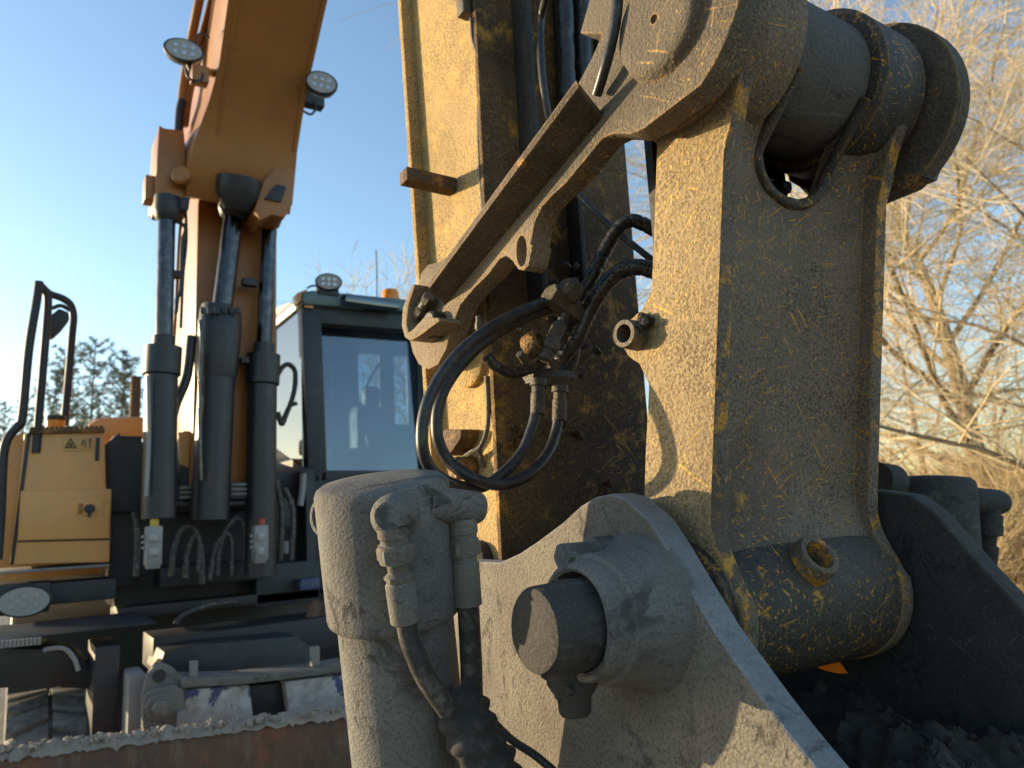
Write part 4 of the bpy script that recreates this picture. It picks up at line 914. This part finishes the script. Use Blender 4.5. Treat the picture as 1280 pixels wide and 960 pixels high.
# clamp block, nuts, fittings
cb = root('hose_clamp', 'dusty steel clamp and hex fittings joining the hoses before the arm', 'hose clamp', Y(705, 370, .96))
bm = NB(); hexnut(bm, Y(686, 366, .955), Y(722, 392, .965), .021); obj('clamp_nut', bm, 'fit_dark', cb)
bm = NB(); lathe(bm, Y(712, 362, .94), Y(724, 376, .945)-Y(712, 362, .94), [(-.016, .012), (-.008, .02), (.012, .021), (.02, .014)], 16); obj('clamp_knob', bm, 'fit_dark', cb)
c = Y(676, 432, .96); bm = NB(); lathe(bm, c+Vector((-.01, .02, 0)), (.25, -1, .3), [(-.0, .021), (.018, .022), (.026, .019), (.028, .012), (.02, .010), (.02, 0)], 20); obj('banjo_fitting', bm, 'rust_edge', cb)
bm = NB(); cyl(bm, Y(700, 405, .95), Y(680, 450, .955), .012, 16); hexnut(bm, Y(690, 425, .952), Y(685, 438, .953), .0165); obj('hose_tail', bm, 'fit_dark', cb)
for px, py in ((673, 0), (700, 8)):
    bm = NB(); a, b = Y(px, 474+py, 1.0), Y(px-1, 518+py, 1.0); stack(bm, [a, b], [(0, .0145), (.2, .0145), (.22, .011), (.4, .011), (.42, .0125), (1, .0125)]); obj('hose_fitting', bm, 'fit_dark', cb)
bm = NB(); hexnut(bm, Y(660, 470, 1.02), Y(714, 474, 1.03), .016); obj('manifold', bm, 'fit_dark', cb)
bm = NB(); cyl(bm, Y(598, 395, 1.04), Y(599, 422, 1.04), .005, 10); hexnut(bm, Y(598, 403, 1.04), Y(598.5, 412, 1.04), .0065); obj('stud', bm, 'fit_dark', cb)
bm = NB(); cyl(bm, Y(649, 442, .97), Y(656, 452, .98), .006, 10); obj('stud', bm, 'fit_dark', cb)
bm = NB()
random.seed(8)
for k in range(46):
    u = random.random(); px = 690+u*30+random.gauss(0, 14); py = 385+random.gauss(0, 40); rock(bm, Y(px, py, .985+random.random()*.03), random.uniform(.004, .012))
o = obj('caked_grease', bm, 'greasy', cb); o['kind'] = 'stuff'
# ================================================================== TREES
def wander(p, d, L, n, jit, lift, rng):
    out = [p.copy()]; d = d.normalized()
    for i in range(n):
        d = (d+Vector((rng.gauss(0, jit), rng.gauss(0, jit), rng.gauss(0, jit)+lift))).normalized(); p = p+d*(L/n); out.append(p.copy())
    return out
def twig3(vs, fs, P, r0, r1, k=3):
    u = None; base = len(vs); n = len(P)
    for i, p in enumerate(P):
        d = (P[min(i+1, n-1)]-P[max(0, i-1)]).normalized()
        if u is None: u, _ = frame(d)
        u = (u-d*u.dot(d)).normalized(); v = d.cross(u); r = r0+(r1-r0)*i/(n-1)
        for q in range(k):
            a = 6.283185*q/k; vs.append(p+(u*math.cos(a)+v*math.sin(a))*r)
    for i in range(n-1):
        for q in range(k):
            b = base+i*k; fs.append((b+q, b+(q+1) % k, b+k+(q+1) % k, b+k+q))
def raw(name, vs, fs, mat, parent):
    me = bpy.data.meshes.new(name); o_ = origin(parent)
    me.from_pydata([tuple(v-o_) for v in vs], [], fs); me.materials.append(MAT[mat])
    me.polygons.foreach_set('use_smooth', [True]*len(me.polygons))
    o = bpy.data.objects.new(name, me); COL.objects.link(o); o.parent = parent; return o
def bare_tree(label, base, H, seed, nl=13, spread=.9, droop=-.03, dens=1.0, tr=.16, mat='twig', name='bare_tree', cat='tree', r_t=.0035, group='bare trees on the right', lean=(0, 0)):
    rng = random.Random(seed); t = root(name, label, cat, base, group)
    base = Vector(base); tv, tf, cv, cf = [], [], [], []
    trunk = wander(base-Vector((0, 0, .2)), Vector((lean[0], lean[1], 1)), H*.75, 9, .06, .05, rng); twig3(tv, tf, trunk, tr, tr*.25, 9)
    for i in range(nl):
        f = .12+.85*(i+rng.random())/nl; s = trunk[0]+(trunk[-1]-trunk[0])*0; idx = f*9; a = int(min(8, idx)); s = trunk[a]+(trunk[a+1]-trunk[a])*(idx-a)
        ang = i*2.4+rng.random(); el = .25+.75*f
        d = Vector((math.cos(ang)*spread, math.sin(ang)*spread, el)); L = H*(.55-.28*f)*rng.uniform(.8, 1.2)
        P = wander(s, d, L, 8, .13, .02, rng); r = tr*(.42-.25*f); twig3(tv, tf, P, r, r*.22, 6)
        for j in range(int(9*dens)):
            k = rng.randint(1, 7); q = P[k]+(P[min(8, k+1)]-P[k])*rng.random(); dd = (P[k]-P[k-1]).normalized()
            d2 = (dd+Vector((rng.gauss(0, .55), rng.gauss(0, .55), rng.gauss(0, .4)))).normalized(); L2 = L*rng.uniform(.35, .7)
            P2 = wander(q, d2, L2, 7, .10, droop, rng); twig3(cv, cf, P2, r*.36, r*.10, 4)
            for m in range(int(8*dens)):
                k2 = rng.randint(1, 6); q2 = P2[k2]; dd2 = (P2[k2]-P2[k2-1]).normalized()
                d3 = (dd2+Vector((rng.gauss(0, .42), rng.gauss(0, .42), rng.gauss(0, .35)))).normalized()
                P3 = wander(q2, d3, L2*rng.uniform(.4, .85), 5, .085, droop*1.5, rng); twig3(cv, cf, P3, r_t*1.7, r_t*.8, 3)
                for z in range(3):
                    k3 = rng.randint(1, 4); d4 = ((P3[k3]-P3[k3-1]).normalized()+Vector((rng.gauss(0, .5), rng.gauss(0, .5), rng.gauss(0, .4)))).normalized()
                    twig3(cv, cf, wander(P3[k3], d4, L2*rng.uniform(.2, .45), 3, .08, droop, rng), r_t*1.2, r_t*.7, 3)
    raw('trunk', tv, tf, 'bark', t); raw('crown', cv, cf, mat, t); return t
def ground_at(px, dep):
    p = at(px, 600, dep); return (p.x, p.y, 0)
bare_tree('nearest bare tree at the right edge with long pale sunlit limbs', ground_at(1430, 8.0), 8.5, 3, 17, 1.0, -.04, 1.15, .11, r_t=.0021)
bare_tree('bare tree with dense golden twigs at the top right behind the round eye', ground_at(1250, 11.5), 11.0, 8, 22, .8, -.05, 1.35, .19, r_t=.0040)
bare_tree('slender bare tree right beside the edge of the broad link', ground_at(1165, 13.5), 7.5, 21, 13, .9, -.03, 1.0, .075, r_t=.0026)
def shrub(label, base, H, W, seed, n):
    rng = random.Random(seed); t = root('bare_shrub', label, 'shrub', base, 'dry shrubs under the bare trees'); vs, fs = [], []
    base = Vector(base)
    for i in range(n):
        a = rng.random()*6.283; s = base+Vector((math.cos(a), math.sin(a), 0))*rng.random()*W*.5
        P = wander(s-Vector((0, 0, .05)), Vector((rng.gauss(0, .5), rng.gauss(0, .5), 1)), H*rng.uniform(.5, 1.05), 7, .2, .03, rng); twig3(vs, fs, P, .010, .004, 4)
        for j in range(9):
            k = rng.randint(1, 6); P2 = wander(P[k], (P[k]-P[k-1]).normalized()+Vector((rng.gauss(0, .8), rng.gauss(0, .8), rng.gauss(0, .4))), H*rng.uniform(.2, .45), 5, .22, -.02, rng); twig3(vs, fs, P2, .006, .0028, 3)
            for m in range(3): k2 = rng.randint(1, 4); twig3(vs, fs, wander(P2[k2], (P2[k2]-P2[k2-1]).normalized()+Vector((rng.gauss(0, .7), rng.gauss(0, .7), rng.gauss(0, .5))), H*rng.uniform(.1, .22), 3, .2, 0, rng), .004, .002, 3)
    raw('stems', vs, fs, 'brush', t)
shrub('dry golden shrub closest to the edge of the broad link', ground_at(1150, 9.5), 2.1, 2.6, 1, 90)
shrub('dry golden shrub above the far tilt cylinder at the right edge', ground_at(1260, 8.5), 2.2, 2.6, 2, 90)
shrub('dry golden shrub half hidden at the far right', ground_at(1330, 10.0), 2.4, 3.0, 3, 90)
shrub('tall dry shrub standing behind the other golden shrubs', ground_at(1215, 13.0), 2.9, 4.2, 5, 100)
# pines beyond the machine
def pine(label, base, H, seed, sparse=1.0):
    rng = random.Random(seed); t = root('pine_tree', label, 'tree', base, 'sparse pines on the left horizon'); base = Vector(base)
    tv, tf, nv, nf = [], [], [], []
    trunk = wander(base, Vector((0, 0, 1)), H, 10, .02, .02, rng); twig3(tv, tf, trunk, H*.012, H*.002, 7)
    for i in range(int(46*sparse)):
        f = .12+.87*(i+rng.random())/(46*sparse); idx = f*10; a = int(min(9, idx)); s = trunk[a]+(trunk[a+1]-trunk[a])*(idx-a)
        ang = i*2.4+rng.random(); L = H*(.06+.20*(1-f)**.8)*rng.uniform(.6, 1.3)
        P = wander(s, Vector((math.cos(ang), math.sin(ang), .25+.5*f)), L, 5, .12, .06, rng); twig3(tv, tf, P, H*.0032, H*.0012, 4)
        for j in range(int(7+L*5)):
            k = rng.randint(1, 5); c = P[k]+Vector((rng.gauss(0, .1), rng.gauss(0, .1), rng.gauss(0, .08)))*L*.8
            for m in range(5):
                dd = Vector((rng.gauss(0, 1), rng.gauss(0, 1), rng.gauss(.4, .8))).normalized(); sd = dd.cross(Vector((rng.random(), rng.random(), rng.random()))).normalized()*H*.0028
                b = len(nv); q = c+dd*H*rng.uniform(.012, .03); nv.extend([c-sd, c+sd, q]); nf.append((b, b+1, b+2))
    raw('trunk', tv, tf, 'pine_bark', t); raw('crown', nv, nf, 'needles', t)
for (px, ptop, dep, s, lab) in ((118, 425, 48, 1, 'tallest sparse pine behind the handrail'), (88, 440, 50, 2, 'sparse pine between the handrail bars'), (146, 440, 52, 3, 'sparse pine just left of the exhaust pipe'), (60, 455, 56, 4, 'small sparse pine behind the outer handrail'), (172, 455, 52, 5, 'sparse pine behind the exhaust pipe'), (8, 508, 60, 6, 'short pine at the left edge of the photo'), (32, 500, 58, 7, 'short pine beside the curved handrail')):
    top = at(px, ptop, dep); pine(lab, (top.x, top.y, 0), top.z, s)
for (px, ptop, dep, s, lab) in ((500, 342, 34, 41, 'bare tree whose faint top shows above the cab beacon'), (440, 430, 26, 42, 'bare tree seen through the cab windows'), (525, 400, 22, 43, 'bare tree seen through the cab edge beside the dipper arm')):
    top = at(px, ptop, dep); bare_tree(lab, (top.x, top.y, 0), top.z*1.05, s, 12, .8, -.03, .75, .16, r_t=.008, group='bare trees behind the cab')
# far wood on the horizon
rng = random.Random(77); vs, fs = [], []
hz = root('far_wood', 'low hazy line of far trees along the horizon', 'wood', (0, 150, 0))
for k in range(2600):
    a = rng.uniform(-1.25, 1.25); dist = rng.uniform(120, 170); s = Vector((math.sin(a)*dist, math.cos(a)*dist, 0)); H = rng.uniform(3, 7)
    for m in range(5): twig3(vs, fs, wander(s, Vector((rng.gauss(0, .35), rng.gauss(0, .35), 1)), H*rng.uniform(.6, 1), 3, .15, 0, rng), .12, .05, 3)
o = raw('stems', vs, fs, 'brush', hz); o['kind'] = 'stuff'
